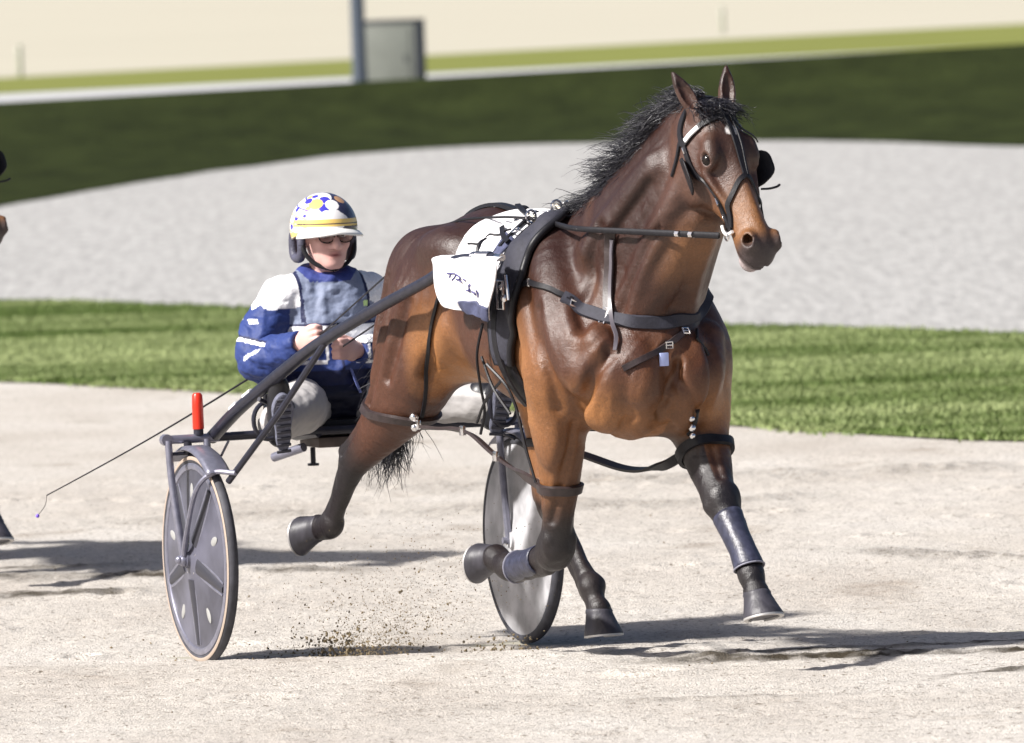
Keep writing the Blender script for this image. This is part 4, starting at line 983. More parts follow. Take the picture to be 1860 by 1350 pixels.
# ================================================================ SULKY
def sp(u, v, z): return SF.w(np.array([u, v, z], float))
STEEL = mat('dark painted steel', (.022, .022, .034), .35, metal=.1, noise=.25, nscale=40)
ALLOY = mat('grey alloy', (.24, .24, .30), .35, metal=.6, noise=.2, nscale=40)
RUB = mat('tyre rubber', (.045, .045, .055), .7, noise=.4, nscale=25)
def make_wheel(root, sd):
    c = sp(0, sd*.585, .358); A = SF.l*sd            # axis pointing outwards
    w = empty('wheel', c); w.parent = root; w.location = Vector(c)-Vector(root.location)
    mb = MB(); mb.lathe(c, A, [(.016+.02*math.cos(t)-.016, .338+.020*math.sin(t)) for t in np.linspace(0, 2*math.pi, 15)], 72); mb.build('tyre', RUB, w, autosmooth=None)
    mb = MB(); mb.lathe(c, A, [(.0165, .334), (.0205, .337), (.0215, .343), (.0180, .349)], 72); mb.build('sidewall', mat('cream sidewall', (.36, .29, .235), .7), w)
    mb = MB(); mb.lathe(c, A, [(-.018, .326), (.018, .326), (.021, .318), (.019, .305), (.014, .302)], 72); mb.build('rim', ALLOY, w)
    dm = mat('dark wheel disc', (.075, .075, .10), .4, noise=.6, nscale=5, bump=.1, bscale=20)
    mb = MB(); mb.lathe(c, A, [(.015, .306), (.020, .25), (.030, .12), (.038, .05), (.045, .03), (.055, .028), (.056, .001)], 72); d = mb.build('outer_disc', dm, w)
    pm = mat('dusty pale disc', (.42, .415, .43), .6, noise=.5, nscale=9, detail=8, bump=.1, bscale=20)
    mb = MB(); mb.lathe(c, -A, [(.017, .330), (.020, .31), (.024, .20), (.032, .08), (.042, .03), (.052, .028), (.053, .001)], 72); mb.build('inner_disc', pm, w)
    # raised ribs and oval openings on the outer disc
    X = np.cross(A, SF.z); X /= np.linalg.norm(X); Y = SF.z
    def at(r, a): return c+r*(math.cos(a)*X+math.sin(a)*Y)+A*(.040-.105*r+.10*r*r+.0)
    rm = mat('rib black', (.03, .03, .04), .5); ov = mat('pale window', (.30, .30, .29), .5)
    for k in range(5):
        a = R(90+36)+k*2*math.pi/5
        for off, mm, rr in ((0, rm, [.030, .026, .018, .012]), (.20, ALLOY, [.006, .006, .005, .004]), (-.20, ALLOY, [.006, .006, .005, .004])):
            mb = MB(); mb.tube([at(.07, a+off*1.6), at(.14, a+off), at(.22, a+off*.6), at(.292, a+off*.35)], rr, 8, flat=.3, up=A); mb.build('rib', mm, w)
        b = a+R(36); p = at(.225, b); rad = (math.cos(b)*X+math.sin(b)*Y); tan = np.cross(A, rad)
        mb = MB(); mb.ball(p, (.034, .015, .004), ax=(rad, tan, A)); mb.build('window', ov, w)
        mb = MB(); mb.ball(at(.055, b), (.006, .006, .004), ax=(rad, tan, A), nu=8, nv=5); mb.build('bolt', CHROME, w)
    mb = MB(); mb.tube([c-A*.075, c+A*.075], .011, 12); mb.ball(c+A*.075, .015); mb.build('axle', ALLOY, w)

def make_sulky():
    root = empty('sulky', sp(0, 0, 0), 'black two-wheeled racing sulky with disc wheels behind the bay horse', 'sulky')
    for sd in (-1, 1): make_wheel(root, sd)
    # cross bar
    mb = MB(); mb.tube([sp(-.08, -.50, .762), sp(-.08, -.2, .765), sp(-.08, .2, .765), sp(-.08, .50, .762)], .015, 12); mb.build('cross_bar', STEEL, root)
    for sd in (-1, 1):
        mb = MB(); mb.tube([sp(-.06, sd*.485, .763), sp(-.06, sd*.672, .763)], .015, 12); mb.tube([sp(-.075, sd*.672, .763), sp(-.045, sd*.672, .763)], .02, 10); mb.build('fork_crown', ALLOY, root)
        mb = MB(); mb.tube(catmull([sp(-.05, sd*.668, .76), sp(-.035, sd*.665, .62), sp(-.015, sd*.655, .48), sp(0, sd*.642, .345)], 5), .0125, 10); mb.ball(sp(0, sd*.645, .355), .020); mb.build('fork_leg', ALLOY, root)
        mb = MB(); mb.tube(catmull([sp(-.05, sd*.53, .76), sp(-.035, sd*.53, .62), sp(-.015, sd*.53, .48), sp(0, sd*.535, .345)], 5), .0125, 10); mb.build('fork_leg', ALLOY, root)
        mb = MB(); mb.tube([sp(-.045, sd*.60, .755), sp(-.045, sd*.60, .715)], .014, 10); mb.tube([sp(-.045, sd*.53, .715), sp(-.045, sd*.668, .715)], .006, 8); mb.build('fork_brace', STEEL, root)
        # mudguard arc
        V = []; F = []; n = 20
        for i in range(n+1):
            a = R(52+i*70/n); r = .385
            for (dv, dr) in ((-.045, -.012), (-.03, 0), (.03, 0), (.045, -.012)): V.append(sp(math.cos(a)*(r+dr), sd*.585+dv, .358+math.sin(a)*(r+dr)))
        for i in range(n):
            for k in range(3): F.append((4*i+k, 4*i+k+1, 4*i+5+k, 4*i+4+k))
        o = obj('mudguard', V, F, ALLOY, root); so = o.modifiers.new('s', 'SOLIDIFY'); so.thickness = .006
        # stays
        mb = MB(); mb.tube(catmull([sp(.30, sd*.55, .66), sp(.22, sd*.60, .66), sp(.16, sd*.645, .60), sp(.05, sd*.65, .44), sp(.0, sd*.645, .36)], 5), .009, 8); mb.build('wheel_stay', ALLOY, root)
        if sd < 0: pts = [sp(.71, -.36, 1.10), sp(.499, -.455, .866), sp(.252, -.56, .629)]
        else: pts = [sp(.70, .48, 1.09), sp(.49, .52, .866), sp(.252, .56, .629)]
        mb = MB(); mb.tube(pts, .0115, 8); mb.build('shaft_stay', STEEL, root)
        mb = MB(); mb.tube([sp(.0, sd*.47, .75), sp(.10, sd*.53, .71)], .005, 6); mb.build('thin_stay', STEEL, root)
        # shaft
        if sd < 0:
            P = [(-.082, -.50, .762), (.115, -.475, .858), (.308, -.44, .944), (.483, -.40, 1.024), (.668, -.365, 1.098), (1.041, -.30, 1.216), (1.423, -.243, 1.322), (1.60, -.226, 1.382), (1.82, -.209, 1.40), (1.93, -.20, 1.402)]
        else:
            P = [(-.082, .50, .762), (.115, .49, .858), (.308, .48, .944), (.483, .475, 1.024), (.668, .475, 1.098), (1.041, .475, 1.216), (1.423, .485, 1.322), (1.60, .50, 1.382), (1.82, .52, 1.40), (1.93, .525, 1.402)]
        rr = np.interp(np.linspace(0, 1, (len(P)-1)*6+1), [0, .45, .8, 1], [.023, .021, .018, .013])
        mb = MB(); mb.tube(SF.w(catmull(np.array(P), 6)), rr, 14); mb.build('shaft', STEEL, root)
        a, b = SF.w(np.array(P[-2])), SF.w(np.array(P[-1])); mb = MB(); d = (b-a)/np.linalg.norm(b-a)
        t = np.linspace(0, 14*2*math.pi, 200); X = np.cross(d, SF.z); X /= np.linalg.norm(X); Y = np.cross(d, X)
        mb.tube([a-d*.06+d*.13*q/t[-1]+.017*(math.cos(q)*X+math.sin(q)*Y) for q in t], .004, 5); mb.build('spring', CHROME, root)
        mb = MB(); mb.tube([b-d*.015, b+d*.05], .012, 10); mb.build('shaft_tip', CHROME, root)
        # white tape on the shaft
        for k in (.10, .155):
            q = SF.w(catmull(np.array(P), 20)); i = int(k*len(q)); dd = q[i+4]-q[i]; dd /= np.linalg.norm(dd); up = np.array([0, 0, 1.])-dd*dd[2]; up /= np.linalg.norm(up)
            mb = MB(); mb.tube([q[i]+up*.015-SF.l*.008*1, q[i+5]+up*.015-SF.l*.008], .0105, 8); mb.build('tape', mat('white tape', (.8, .8, .8), .5), root)
        # marker post
        mb = MB(); mb.tube([sp(-.06, sd*.555, .775), sp(-.06, sd*.555, .80)], .017, 12); pc = mb.build('marker_socket', STEEL, root)
        mb = MB(); mb.lathe(sp(-.06, sd*.555, .795), SF.z, [(0, .0195), (.08, .019), (.115, .0175), (.122, .012), (.123, .001)], 20); mb.build('marker', mat('red plastic' if sd < 0 else 'black plastic', (.62, .028, .010) if sd < 0 else (.02, .02, .02), .3), root)
        # stirrup
        s0 = (.30, -.43) if sd < 0 else (.27, .43)
        q = sp(s0[0], s0[1], .83); mb = MB(); ring(mb, q, SF.h, .062, .008, 24, sx=.8, up=SF.z); mb.build('stirrup', STEEL, root)
        mb = MB(); mb.tube([q+SF.z*.06, sp(s0[0]+.02, s0[1]-sd*.0+sd*.035, .905)], .008, 8); mb.build('stirrup_hanger', STEEL, root)
    # seat and its carrier
    mb = MB(); mb.box(sp(-.30, 0, .775), .38, .40, .05, ax=(SF.h, SF.l, SF.z), bevel=.018); mb.build('seat', LEATHER, root)
    mb = MB(); mb.box(sp(-.49, 0, .83), .03, .34, .10, ax=(SF.h, SF.l, SF.z), bevel=.01); mb.build('seat_back', LEATHER, root)
    for v in (-.12, .12):
        mb = MB(); mb.tube([sp(-.07, v, .755), sp(-.30, v, .735), sp(-.5, v, .745)], .012, 8); mb.build('seat_rail', STEEL, root)
    mb = MB(); mb.box(sp(-.20, .02, .722), .20, .26, .035, ax=(SF.h, SF.l, SF.z), bevel=.006); mb.build('seat_board', mat('brown board', (.10, .075, .065), .6, noise=.3), root)
    mb = MB(); mb.tube([sp(-.33, -.195, .668), sp(-.20, -.13, .705)], .016, 12); mb.build('adjuster_tube', ALLOY, root)
    mb = MB(); mb.tube([sp(-.25, -.08, .70), sp(-.25, -.08, .645)], .009, 8); mb.tube([sp(-.25, -.08, .645), sp(-.25, -.08, .637)], .02, 12); mb.build('seat_bolt', STEEL, root)
make_sulky()
# ================================================================ DRIVER
def person_shape(kind):
    if kind == 'body':
        S = SDF((-.52, -.48, .72), (.40, .52, 1.60), .0045)
        S.chain([(-.30, 0, .90, .10), (-.29, 0, 1.05, .095), (-.29, 0, 1.19, .10)], k=.04, lat=1.25)
        S.chain([(-.29, -.13, 1.215, .05), (-.29, 0, 1.235, .055), (-.29, .13, 1.215, .05)], k=.04)
        S.chain([(-.30, 0, 1.24, .058), (-.285, 0, 1.31, .054), (-.275, 0, 1.38, .055)], k=.03)
        # head
        S.ell((-.280, 0, 1.447), (.100, .077, .100), k=.02); S.ell((-.235, 0, 1.385), (.060, .060, .070), k=.03); S.ell((-.222, 0, 1.345), (.048, .046, .040), k=.025); S.ell((-.198, 0, 1.326), (.024, .028, .018), k=.02)
        S.chain([(-.180, 0, 1.436, .010), (-.164, 0, 1.412, .012), (-.148, 0, 1.392, .0155)], k=.012)
        for sd in (-1, 1):
            S.ell((-.166, sd*.013, 1.388), (.012, .010, .009), k=.008); S.ell((-.182, sd*.034, 1.426), (.014, .020, .014), k=.012, op='sub')
            S.ell((-.196, sd*.036, 1.398), (.026, .024, .022), k=.02); S.ell((-.190, sd*.032, 1.449), (.016, .026, .010), k=.012)
            S.ell((-.270, sd*.080, 1.415), (.024, .012, .034), k=.01)
        S.ell((-.178, 0, 1.364), (.010, .023, .006), k=.006); S.ell((-.178, 0, 1.352), (.010, .021, .007), k=.006); S.chain([(-.166, -.022, 1.358, .0035), (-.163, 0, 1.3585, .0035), (-.166, .022, 1.358, .0035)], k=.004, op='sub')
        # arms and hands
        for sd, el, wr in ((-1, (-.235, -.262, 1.005), (-.045, -.195, 1.065)), (1, (-.22, .262, 1.005), (-.03, .02, 1.035))):
            S.chain([(-.30, sd*.165, 1.20, .050), (-.275, sd*.225, 1.10, .045), (*el, .040), ((el[0]+wr[0])/2, (el[1]+wr[1])/2, (el[2]+wr[2])/2, .036), (*wr, .026)], k=.03)
            d = np.array(wr)-np.array(el); d /= np.linalg.norm(d); zz = np.array([0, 0, 1.])-d*d[2]; zz /= np.linalg.norm(zz); pa = np.cross(zz, d)*(1 if sd < 0 else -1)   # pa: palm side, inwards
            c = np.array(wr)+d*.045; fr = np.stack([d, pa, zz]); S.ell(c, (.045, .017, .040), k=.015, rot=fr)
            for i, (L, o) in enumerate(((.030, .030), (.034, .011), (.032, -.009), (.026, -.027))):
                k0 = c+d*.034+zz*o; k1 = k0+d*L*.8+pa*.010; k2 = k1+pa*.026-d*.004; k3 = k2-d*L*.75+pa*.002
                S.chain([np.append(k0, .0100), np.append(k1, .0095), np.append(k2, .0088), np.append(k3, .0080)], k=.006, sub=2)
            t0 = c-d*.012+zz*.030+pa*.008; t1 = t0+d*.030+zz*.012+pa*.012; t2 = t1+d*.026-zz*.004+pa*.008
            S.chain([np.append(t0, .013), np.append(t1, .0105), np.append(t2, .009)], k=.008, sub=2)
            HANDS[sd] = c+d*.045+pa*.022
        for sd, kn, an in LEGS:
            S.chain([(-.30, sd*.09, .86, .070), ((kn[0]-.30)/2, (kn[1]+sd*.09)/2, (kn[2]+.85)/2, .060), (*kn, .055), ((kn[0]+an[0])/2, (kn[1]+an[1])/2, (kn[2]+an[2])/2, .048), (*an, .036), (an[0]+.05, an[1]+sd*.015, an[2]+.05, .034)], k=.03)
    if kind == 'jacket':
        S = SDF((-.52, -.50, .70), (.12, .50, 1.34), .0045)
        S.chain([(-.28, 0, .90, .150), (-.28, 0, 1.02, .142), (-.285, 0, 1.14, .135), (-.29, 0, 1.215, .105)], k=.04, lat=1.22)
        S.chain([(-.29, -.15, 1.205, .072), (-.29, 0, 1.22, .075), (-.29, .15, 1.205, .072)], k=.04)
        for sd, el, wr in ((-1, (-.235, -.262, 1.005), (-.045, -.195, 1.065)), (1, (-.22, .262, 1.005), (-.03, .02, 1.035))):
            S.chain([(-.30, sd*.160, 1.20, .076), (-.285, sd*.222, 1.12, .077), (-.255, sd*.255, 1.05, .077), (*el, .074), (el[0]+(wr[0]-el[0])*.5, el[1]+(wr[1]-el[1])*.5, el[2]+(wr[2]-el[2])*.5+.002, .060), (*wr, .041)], k=.03)
            S.ell(((wr[0])+.03, wr[1]-sd*.018, wr[2]+.010), (.038, .045, .045), k=.008, op='sub')
        t = np.linspace(0, 2*math.pi, 17)
        S.chain([(-.282+.070*math.cos(q), .068*math.sin(q), 1.288+.012*math.cos(q+math.pi), .017) for q in t], k=.02, sub=2)
        S.chain([(-.285+.150*math.cos(q), .185*math.sin(q), .885, .024) for q in t], k=.02, sub=2)      # elastic hem
    if kind == 'trousers':
        S = SDF((-.52, -.52, .70), (.36, .56, 1.12), .005)
        S.ell((-.30, 0, .855), (.14, .165, .085), k=.03)
        for sd, kn, an in LEGS:
            m = np.array(kn)*.5+np.array([-.30, sd*.09, .85])*.5; m2 = np.array(kn)*.5+np.array(an)*.5
            S.chain([(-.28, sd*.09, .845, .090), (*m, .088), (*kn, .072), (*m2, .066), (*(np.array(an)*.92+m2*.08), .060)], k=.03)
    return S.mesh()
HANDS = {}
LEGS = ((-1, (.06, -.225, .845), (.275, -.385, .825)), (1, (.03, .25, .85), (.215, .41, .84)))

def jitter(V, F, amp, sc, seed):
    N = np.zeros_like(V); fn = np.cross(V[F[:, 2]]-V[F[:, 0]], V[F[:, 3]]-V[F[:, 1]])
    for i in range(4):
        for d in range(3): N[:, d] += np.bincount(F[:, i], fn[:, d], len(V))
    N /= np.linalg.norm(N, axis=1)[:, None]+1e-9
    n = noise3(V*sc, seed)+.5*np.abs(noise3(V*sc*np.array([1.6, 1.0, 2.6]), seed+3))
    return V+N*(amp*n)[:, None]

def make_driver():
    root = empty('person', sp(-.30, 0, .80), 'sulky driver in blue and white silks, patterned helmet and white trousers', 'person')
    V, F = person_shape('body'); V = smooth_mesh(V, F, 1, .4)
    u, v, z = V.T; c = np.tile(np.array([.60, .36, .32]), (len(V), 1))
    n = noise3(V*25, 4)[:, None]; c *= 1+.25*n
    slit = np.exp(-(((z-1.3585)/.0028)**2+(v/.022)**4))*(u > -.19); lips = np.exp(-(((z-1.358)/.009)**2+(v/.024)**2))*(u > -.19); c = c*(1-0.8*lips[:, None])+np.array([.36, .09, .09])*.8*lips[:, None]
    c = c*(1-.85*slit[:, None])+np.array([.10, .02, .02])*.85*slit[:, None]
    br = np.exp(-(((z-1.448)/.006)**2+((np.abs(v)-.032)/.018)**2))*(u > -.2); c = c*(1-.8*br[:, None])+np.array([.10, .06, .04])*.8*br[:, None]
    chk = np.exp(-(((z-1.395)/.02)**2+((np.abs(v)-.04)/.02)**2))*(u > -.22); c = c*(1-.2*chk[:, None])+np.array([.60, .22, .20])*.2*chk[:, None]
    obj('body', SF.w(V), F, mat('skin', attr='col', rough=.5, spec=.4, bump=.1, bscale=200, bdist=.002), root, colors=c)
    for sd in (-1, 1):
        mb = MB(); mb.ball(sp(-.192, sd*.033, 1.427), .0125, col=(.75, .72, .70)); mb.ball(sp(-.182, sd*.033, 1.427), .0058, col=(.05, .035, .03)); mb.build('eye', mat('eyeball', attr='col', rough=.1), root)
    # jacket
    V, F = person_shape('jacket'); V = jitter(V, F, .030, 14, 2); V = smooth_mesh(V, F, 1, .4)
    u, v, z = V.T; q = noise3(V*9, 8)
    blue = np.array([.022, .042, .165]); navy = np.array([.010, .014, .055]); grey = np.array([.17, .20, .29]); white = np.array([.80, .80, .82])
    c = np.tile(blue, (len(V), 1)); tor = np.abs(v) < .160
    front = tor & (u > -.32)
    c[front & (z > 1.125)] = grey; c[front & (z > 1.062) & (z <= 1.120)] = white
    c[front & (z > 1.120) & (z < 1.127)] = navy
    c[front & (z < 1.062) & (z > 1.056)] = navy
    c[(z < .965) & (np.abs(v) < .19)] = navy
    c[(z < .915) & (np.abs(v) < .24) & (u < -.1)] = np.array([.006, .008, .025])
    zz = 1.176+.022*np.abs(((u*16) % 1)-.5)*2 + .25*np.clip(np.abs(v)-.26, 0, 1)
    c[(np.abs(v) > .118) & (z > zz)] = white
    c[(np.abs(np.abs(v)-.118) < .006) & (z > 1.13) & front] = navy
    c[(np.abs(v) < .006) & front & (z > .95) & (z < 1.06)] = navy
    arm = np.abs(v) > .185
    st = 1.065+.35*(np.abs(v)-.28); c[arm & (np.abs(z-st) < .0075) & (u < -.13)] = white; c[arm & (np.abs(z-st-.011) < .004) & (u < -.13)] = navy
    c[arm & (np.abs(z-1.018-.5*(u+.2)) < .007) & (u > -.20) & (u < -.145)] = white
    c[(np.abs(z-1.142) < .008) & (np.abs(np.abs(v)-.285) < .012)] = white
    # pocket piping on the front
    for sd in (-1, 1):
        dv = (v*sd-.105); pk = front & (u > -.25) & (((np.abs(dv+.055) < .005) & (z < 1.06) & (z > 1.0)) | ((np.abs(z-.995+.4*np.abs(dv)*0) < .006) & (np.abs(dv) < .055)))
        c[pk] = white
    col_ = (z > 1.268) & (np.hypot(u+.282, v) < .105); c[col_] = np.array([.03, .045, .19])
    lg = front & (np.abs(v-.105) < .010) & (np.abs(z-1.19) < .010) & (u > -.25); c[lg] = np.array([.55, .75, .30])
    c *= (1+.10*q[:, None])
    obj('jacket', SF.w(V), F, mat('racing silks', attr='col', rough=.62, spec=.35, bump=.35, bscale=60, bdist=.006, noise=.12, nscale=150), root, colors=np.clip(c, 0, 1))
    mb = MB(); mb.tube([sp(-.145, .02, 1.0), sp(-.135, .035, .95), sp(-.12, .055, .885)], .011, 8, flat=.4); mb.build('draw_cord', mat('blue cord', (.12, .15, .38), .7), root)
    # trousers
    V, F = person_shape('trousers'); V = jitter(V, F, .018, 11, 6); V = smooth_mesh(V, F, 1, .4)
    obj('trousers', SF.w(V), F, mat('white trousers', (.40, .385, .38), .7, noise=.10, nscale=14, bump=.3, bscale=50, bdist=.006), root)
    # boots with grey soles braced against the stirrups
    for sd, kn, an in LEGS:
        a = np.array(an); sdv = np.array([0, sd*.10, 0]); b = empty('boot', SF.w(a)); b.parent = root; b.location = Vector(SF.w(a))-Vector(root.location)
        toe = np.array([.42, sd*.12, .90]); toe /= np.linalg.norm(toe); dn = np.array([.90, sd*.05, -.42]); dn -= toe*(dn@toe); dn /= np.linalg.norm(dn); si = np.cross(toe, dn)
        S = SDF(a-.24, a+.24, .006)
        heel = a+dn*.022-toe*.045
        S.chain([np.append(a+np.array([-.035, -sd*.02, .03]), .056), np.append(a, .050), np.append(heel, .040), np.append(heel+toe*.09, .042), np.append(heel+toe*.17-dn*.004, .038), np.append(heel+toe*.20, .030)], k=.02)
        V, F = S.mesh(); obj('upper', SF.w(V), F, mat('boot black', (.014, .014, .018), .4, bump=.1), b)
        V = []; F = []; n = 32
        for (h, s) in ((.028, .97), (.032, 1.0), (.050, 1.0), (.053, .95)):
            for k in range(n):
                t = 2*math.pi*k/n; x = math.cos(t); wdt = .036*(1+.18*math.tanh(3*x))*(1-.22*math.exp(-((x+.15)/.35)**2)); V.append(SF.w(heel+toe*(.072+.112*s*math.copysign(abs(x)**.8, x))+si*(wdt*s*math.sin(t))+dn*h))
        for i in range(3):
            for k in range(n): F.append((i*n+k, i*n+(k+1) % n, (i+1)*n+(k+1) % n, (i+1)*n+k))
        F.append(tuple(3*n+k for k in range(n)))
        for q in np.linspace(-.03, .165, 9):
            mb = MB(); mb.box(SF.w(heel+toe*q+dn*.056), .05, .010, .007, ax=tuple((e[0]*SF.h+e[1]*SF.l+e[2]*SF.z) for e in (si, toe, dn)), bevel=.002); mb.build('tread_bar', mat('tread', (.05, .05, .065), .8), b)
        obj('sole', V, F, mat('grey sole', (.12, .125, .17), .7, noise=.3, nscale=60, bump=.4, bscale=60), b, autosmooth=40)
    # helmet ------------------------------------------------------------
    hc = np.array([-.284, 0, 1.452]); hr = np.array([.130, .115, .120])
    h = empty('helmet', SF.w(hc)); h.parent = root; h.location = Vector(SF.w(hc))-Vector(root.location)
    V = []; C = []; F = []; nu, nv = 220, 110
    Wt = np.array([.82, .80, .80]); Yl = np.array([.80, .56, .16]); Bl = np.array([.05, .045, .42]); Nv = np.array([.03, .03, .07]); Or = np.array([.50, .28, .14])
    for i in range(nv+1):
        for k in range(nu):
            t = 2*math.pi*k/nu; cut = -.05-.42*(.5-.5*math.cos(t))                      # lower edge drops towards the back
            cut = -.10 if abs((t+math.pi) % (2*math.pi)-math.pi) < .9 else cut
            ph = (i/nv)*(math.pi/2-cut*1.0); d = np.array([math.sin(ph)*math.cos(t), math.sin(ph)*math.sin(t), math.cos(ph)])
            V.append(SF.w(hc+d*hr)); a = (t+math.pi) % (2*math.pi)-math.pi; hgt = d[2]
            c = Wt
            if a > .22+.25*math.sin(7*hgt) and abs(a) < 2.0: c = Nv
            if .14 < hgt < .26 and abs(a) < 1.5: c = Yl
            if .05 < hgt < .10 and abs(a) < 1.5: c = Yl
            if -.25 < hgt < -.12 and a < -1.0: c = Yl
            if .10 <= hgt <= .14 and abs(a) < 1.3: c = Nv
            for (ya, yh, yr, cc) in ((-.28, .80, .17, Bl), (-.34, .58, .16, Bl), (-.68, .70, .22, Yl), (.0, .66, .21, Wt), (-.28, .42, .11, Wt), (.10, .42, .11, Wt), (.6, .80, .18, Or), (-.95, .55, .10, Yl), (-1.35, .30, .09, Bl), (-1.25, .88, .10, Yl), (-.9, .90, .10, Bl), (-.75, .42, .09, Wt), (-1.1, .78, .13, Bl), (-1.5, .55, .10, Bl), (-1.6, .05, .10, Bl), (-1.0, .36, .06, Bl)):
                rr = math.sqrt(max(0, 1-yh*yh)); m = np.array([rr*math.cos(ya), rr*math.sin(ya), yh])
                if np.linalg.norm((d-m)*np.array([1, 1, 1.15])) < yr: c = cc
            if a < -.9 and abs(((hgt*2.1+a*.35) % .5)-.25) < .035: c = Yl if hgt < .45 else Bl
            C.append(c)
    for i in range(nv):
        for k in range(nu): F.append((i*nu+k, i*nu+(k+1) % nu, (i+1)*nu+(k+1) % nu, (i+1)*nu+k)[::-1])
    o = obj('shell', V, F, mat('helmet paint', attr='col', rough=.22, spec=.5, coat=.5), h, colors=np.array(C)); so = o.modifiers.new('s', 'SOLIDIFY'); so.thickness = .012; so.offset = -1
    # peak
    V = []; F = []; n = 24
    for i in range(n+1):
        t = R(-68)+R(136)*i/n
        for (e, dz) in ((.0, .004), (.4, .002), (.8, -.008), (1.0, -.016)):
            ext = .046*e*math.cos(t*.9)**.6; V.append(SF.w(hc+np.array([math.cos(t)*(hr[0]-.005+ext), math.sin(t)*(hr[1]-.005+ext*.75), -.002+dz-.016*abs(math.sin(t))*1.0])))
    for i in range(n):
        for k in range(3): F.append((4*i+k, 4*i+k+1, 4*i+5+k, 4*i+4+k))
    o = obj('peak', V, F, mat('white gloss', (.80, .79, .76), .3), h); so = o.modifiers.new('s', 'SOLIDIFY'); so.thickness = .006
    pad = mat('dark ear pad', (.055, .055, .085), .55, noise=.3, nscale=40, bump=.3)
    for sd in (-1, 1):
        mb = MB(); q = hc+np.array([-.015, sd*.092, -.058]); t = np.linspace(0, 2*math.pi, 25)
        mb.tube([SF.w(q+np.array([.044*math.copysign(abs(math.cos(a))**.7, math.cos(a)), 0, .046*math.copysign(abs(math.sin(a))**.7, math.sin(a))])) for a in t], .016, 10, caps=False); mb.build('ear_pad', pad, h)
        mb = MB(); mb.tube(SF.w(catmull(np.array([q+np.array([.045, 0, .045]), q+np.array([.062, -sd*.002, -.02]), q+np.array([.085, -sd*.035, -.065]), (-.185, 0, 1.308)]), 6)), .008, 8, flat=.5); mb.build('chin_strap', LEATHER, h)
    # glasses
    g = empty('glasses', sp(-.16, 0, 1.425)); g.parent = root; g.location = Vector(sp(-.16, 0, 1.425))-Vector(root.location)
    for sd in (-1, 1):
        mb = MB(); mb.ball(sp(-.160, sd*.034, 1.424), (.003, .029, .021), ax=(SF.h, SF.l, SF.z)); mb.build('lens', mat('clear lens', (.9, .85, .85), .03, trans=1.0), g)
        mb = MB(); ring(mb, sp(-.159, sd*.034, 1.424), SF.h, .023, .0018, 20, sx=1.25, up=SF.z); mb.build('frame', LEATHER, g)
        mb = MB(); mb.tube([sp(-.163, sd*.060, 1.430), sp(-.20, sd*.078, 1.432), sp(-.26, sd*.085, 1.43)], .003, 6); mb.build('temple', LEATHER, g)
    mb = MB(); mb.tube([sp(-.160, -.006, 1.429), sp(-.160, .006, 1.429)], .0025, 6); mb.build('bridge', LEATHER, g)
make_driver()

def make_lines():
    hr, hl = SF.w(HANDS[-1]), SF.w(HANDS[1])
    root = empty('reins', hr, 'pair of black driving reins from the driver to the bit', 'reins')
    for sd, hnd in ((-1, hr), (1, hl)):
        a = on_body(HF.w(np.array([-.42, sd*.17, 1.5])), .012)[0]; b = on_body(HF.w(np.array([-.05, sd*.14, 1.5])), .045)[0]
        c = on_body(HF.w(np.array([.17, sd*.13, 1.5])), .035)[0]; d = HF.w(np.array([.62, sd*.20, 1.435])); e = hp(.470, sd*.080, -.048)
        P = np.vstack([np.linspace(hnd, a, 8)[:-1], np.linspace(a, b, 6)[:-1], np.linspace(b, c, 5)[:-1], np.linspace(c, d, 8)[:-1], np.linspace(d, e, 12)])
        P = relax(P, 2); rr = np.interp(np.arange(len(P)), [0, 14, 18, len(P)-1], [.0035, .0045, .0085, .0105])
        mb = MB(); mb.tube(P, rr, 8, flat=.45, up=SF.l); mb.build('rein', LEATHER, root)
        for k in (-4, -3):
            mb = MB(); t = P[k+1]-P[k]; t /= np.linalg.norm(t); mb.tube([P[k]-t*.008, P[k]+t*.008], .014, 8, flat=.8); mb.build('rein_keeper', CHROME, root)
    w = empty('whip', hr, 'long thin driving whip trailing back from the driver', 'whip')
    tip = sp(-1.015, -.8, .539); g = hr+(hr-tip)/np.linalg.norm(hr-tip)*.10
    mb = MB(); mb.tube([g, hr, hr+(tip-hr)*.15], [.008, .008, .006], 8); mb.build('grip', LEATHER, w)
    mb = MB(); mb.tube(np.linspace(hr+(tip-hr)*.14, tip, 12)+np.outer(np.sin(np.linspace(0, math.pi, 12)), [0, 0, -.012]), np.linspace(.0042, .0022, 12), 6); mb.build('stick', LEATHER, w)
    end = sp(-1.13, -.8, .462)
    mb = MB(); mb.tube(catmull([tip, tip*.5+end*.5+np.array([.01, 0, 0]), end], 5), .0012, 5); mb.build('lash', LEATHER, w)
    mb = MB(); mb.ball(end, .007); mb.build('lash_tip', mat('violet tip', (.18, .10, .62), .5), w)
make_lines()
# ================================================================ SECOND HORSE, LOOSE DIRT, GRASS, BACKGROUND
def copy_tree(o, parent=None):
    c = o.copy(); COL.objects.link(c); c.parent = parent
    for ch in list(o.children): copy_tree(ch, c)
    return c
def make_rival():
    d = Vector((-2.71, 5.424, -.027))
    h = copy_tree(HORSE_ROOT); h.location = HORSE_ROOT.location+d; h['label'] = 'dark bay horse at the left edge, only nose and fore hoof in view'
    b = copy_tree(BRIDLE); b.location = BRIDLE.location+d; b['label'] = 'bridle on the horse cut off by the left edge'
make_rival()

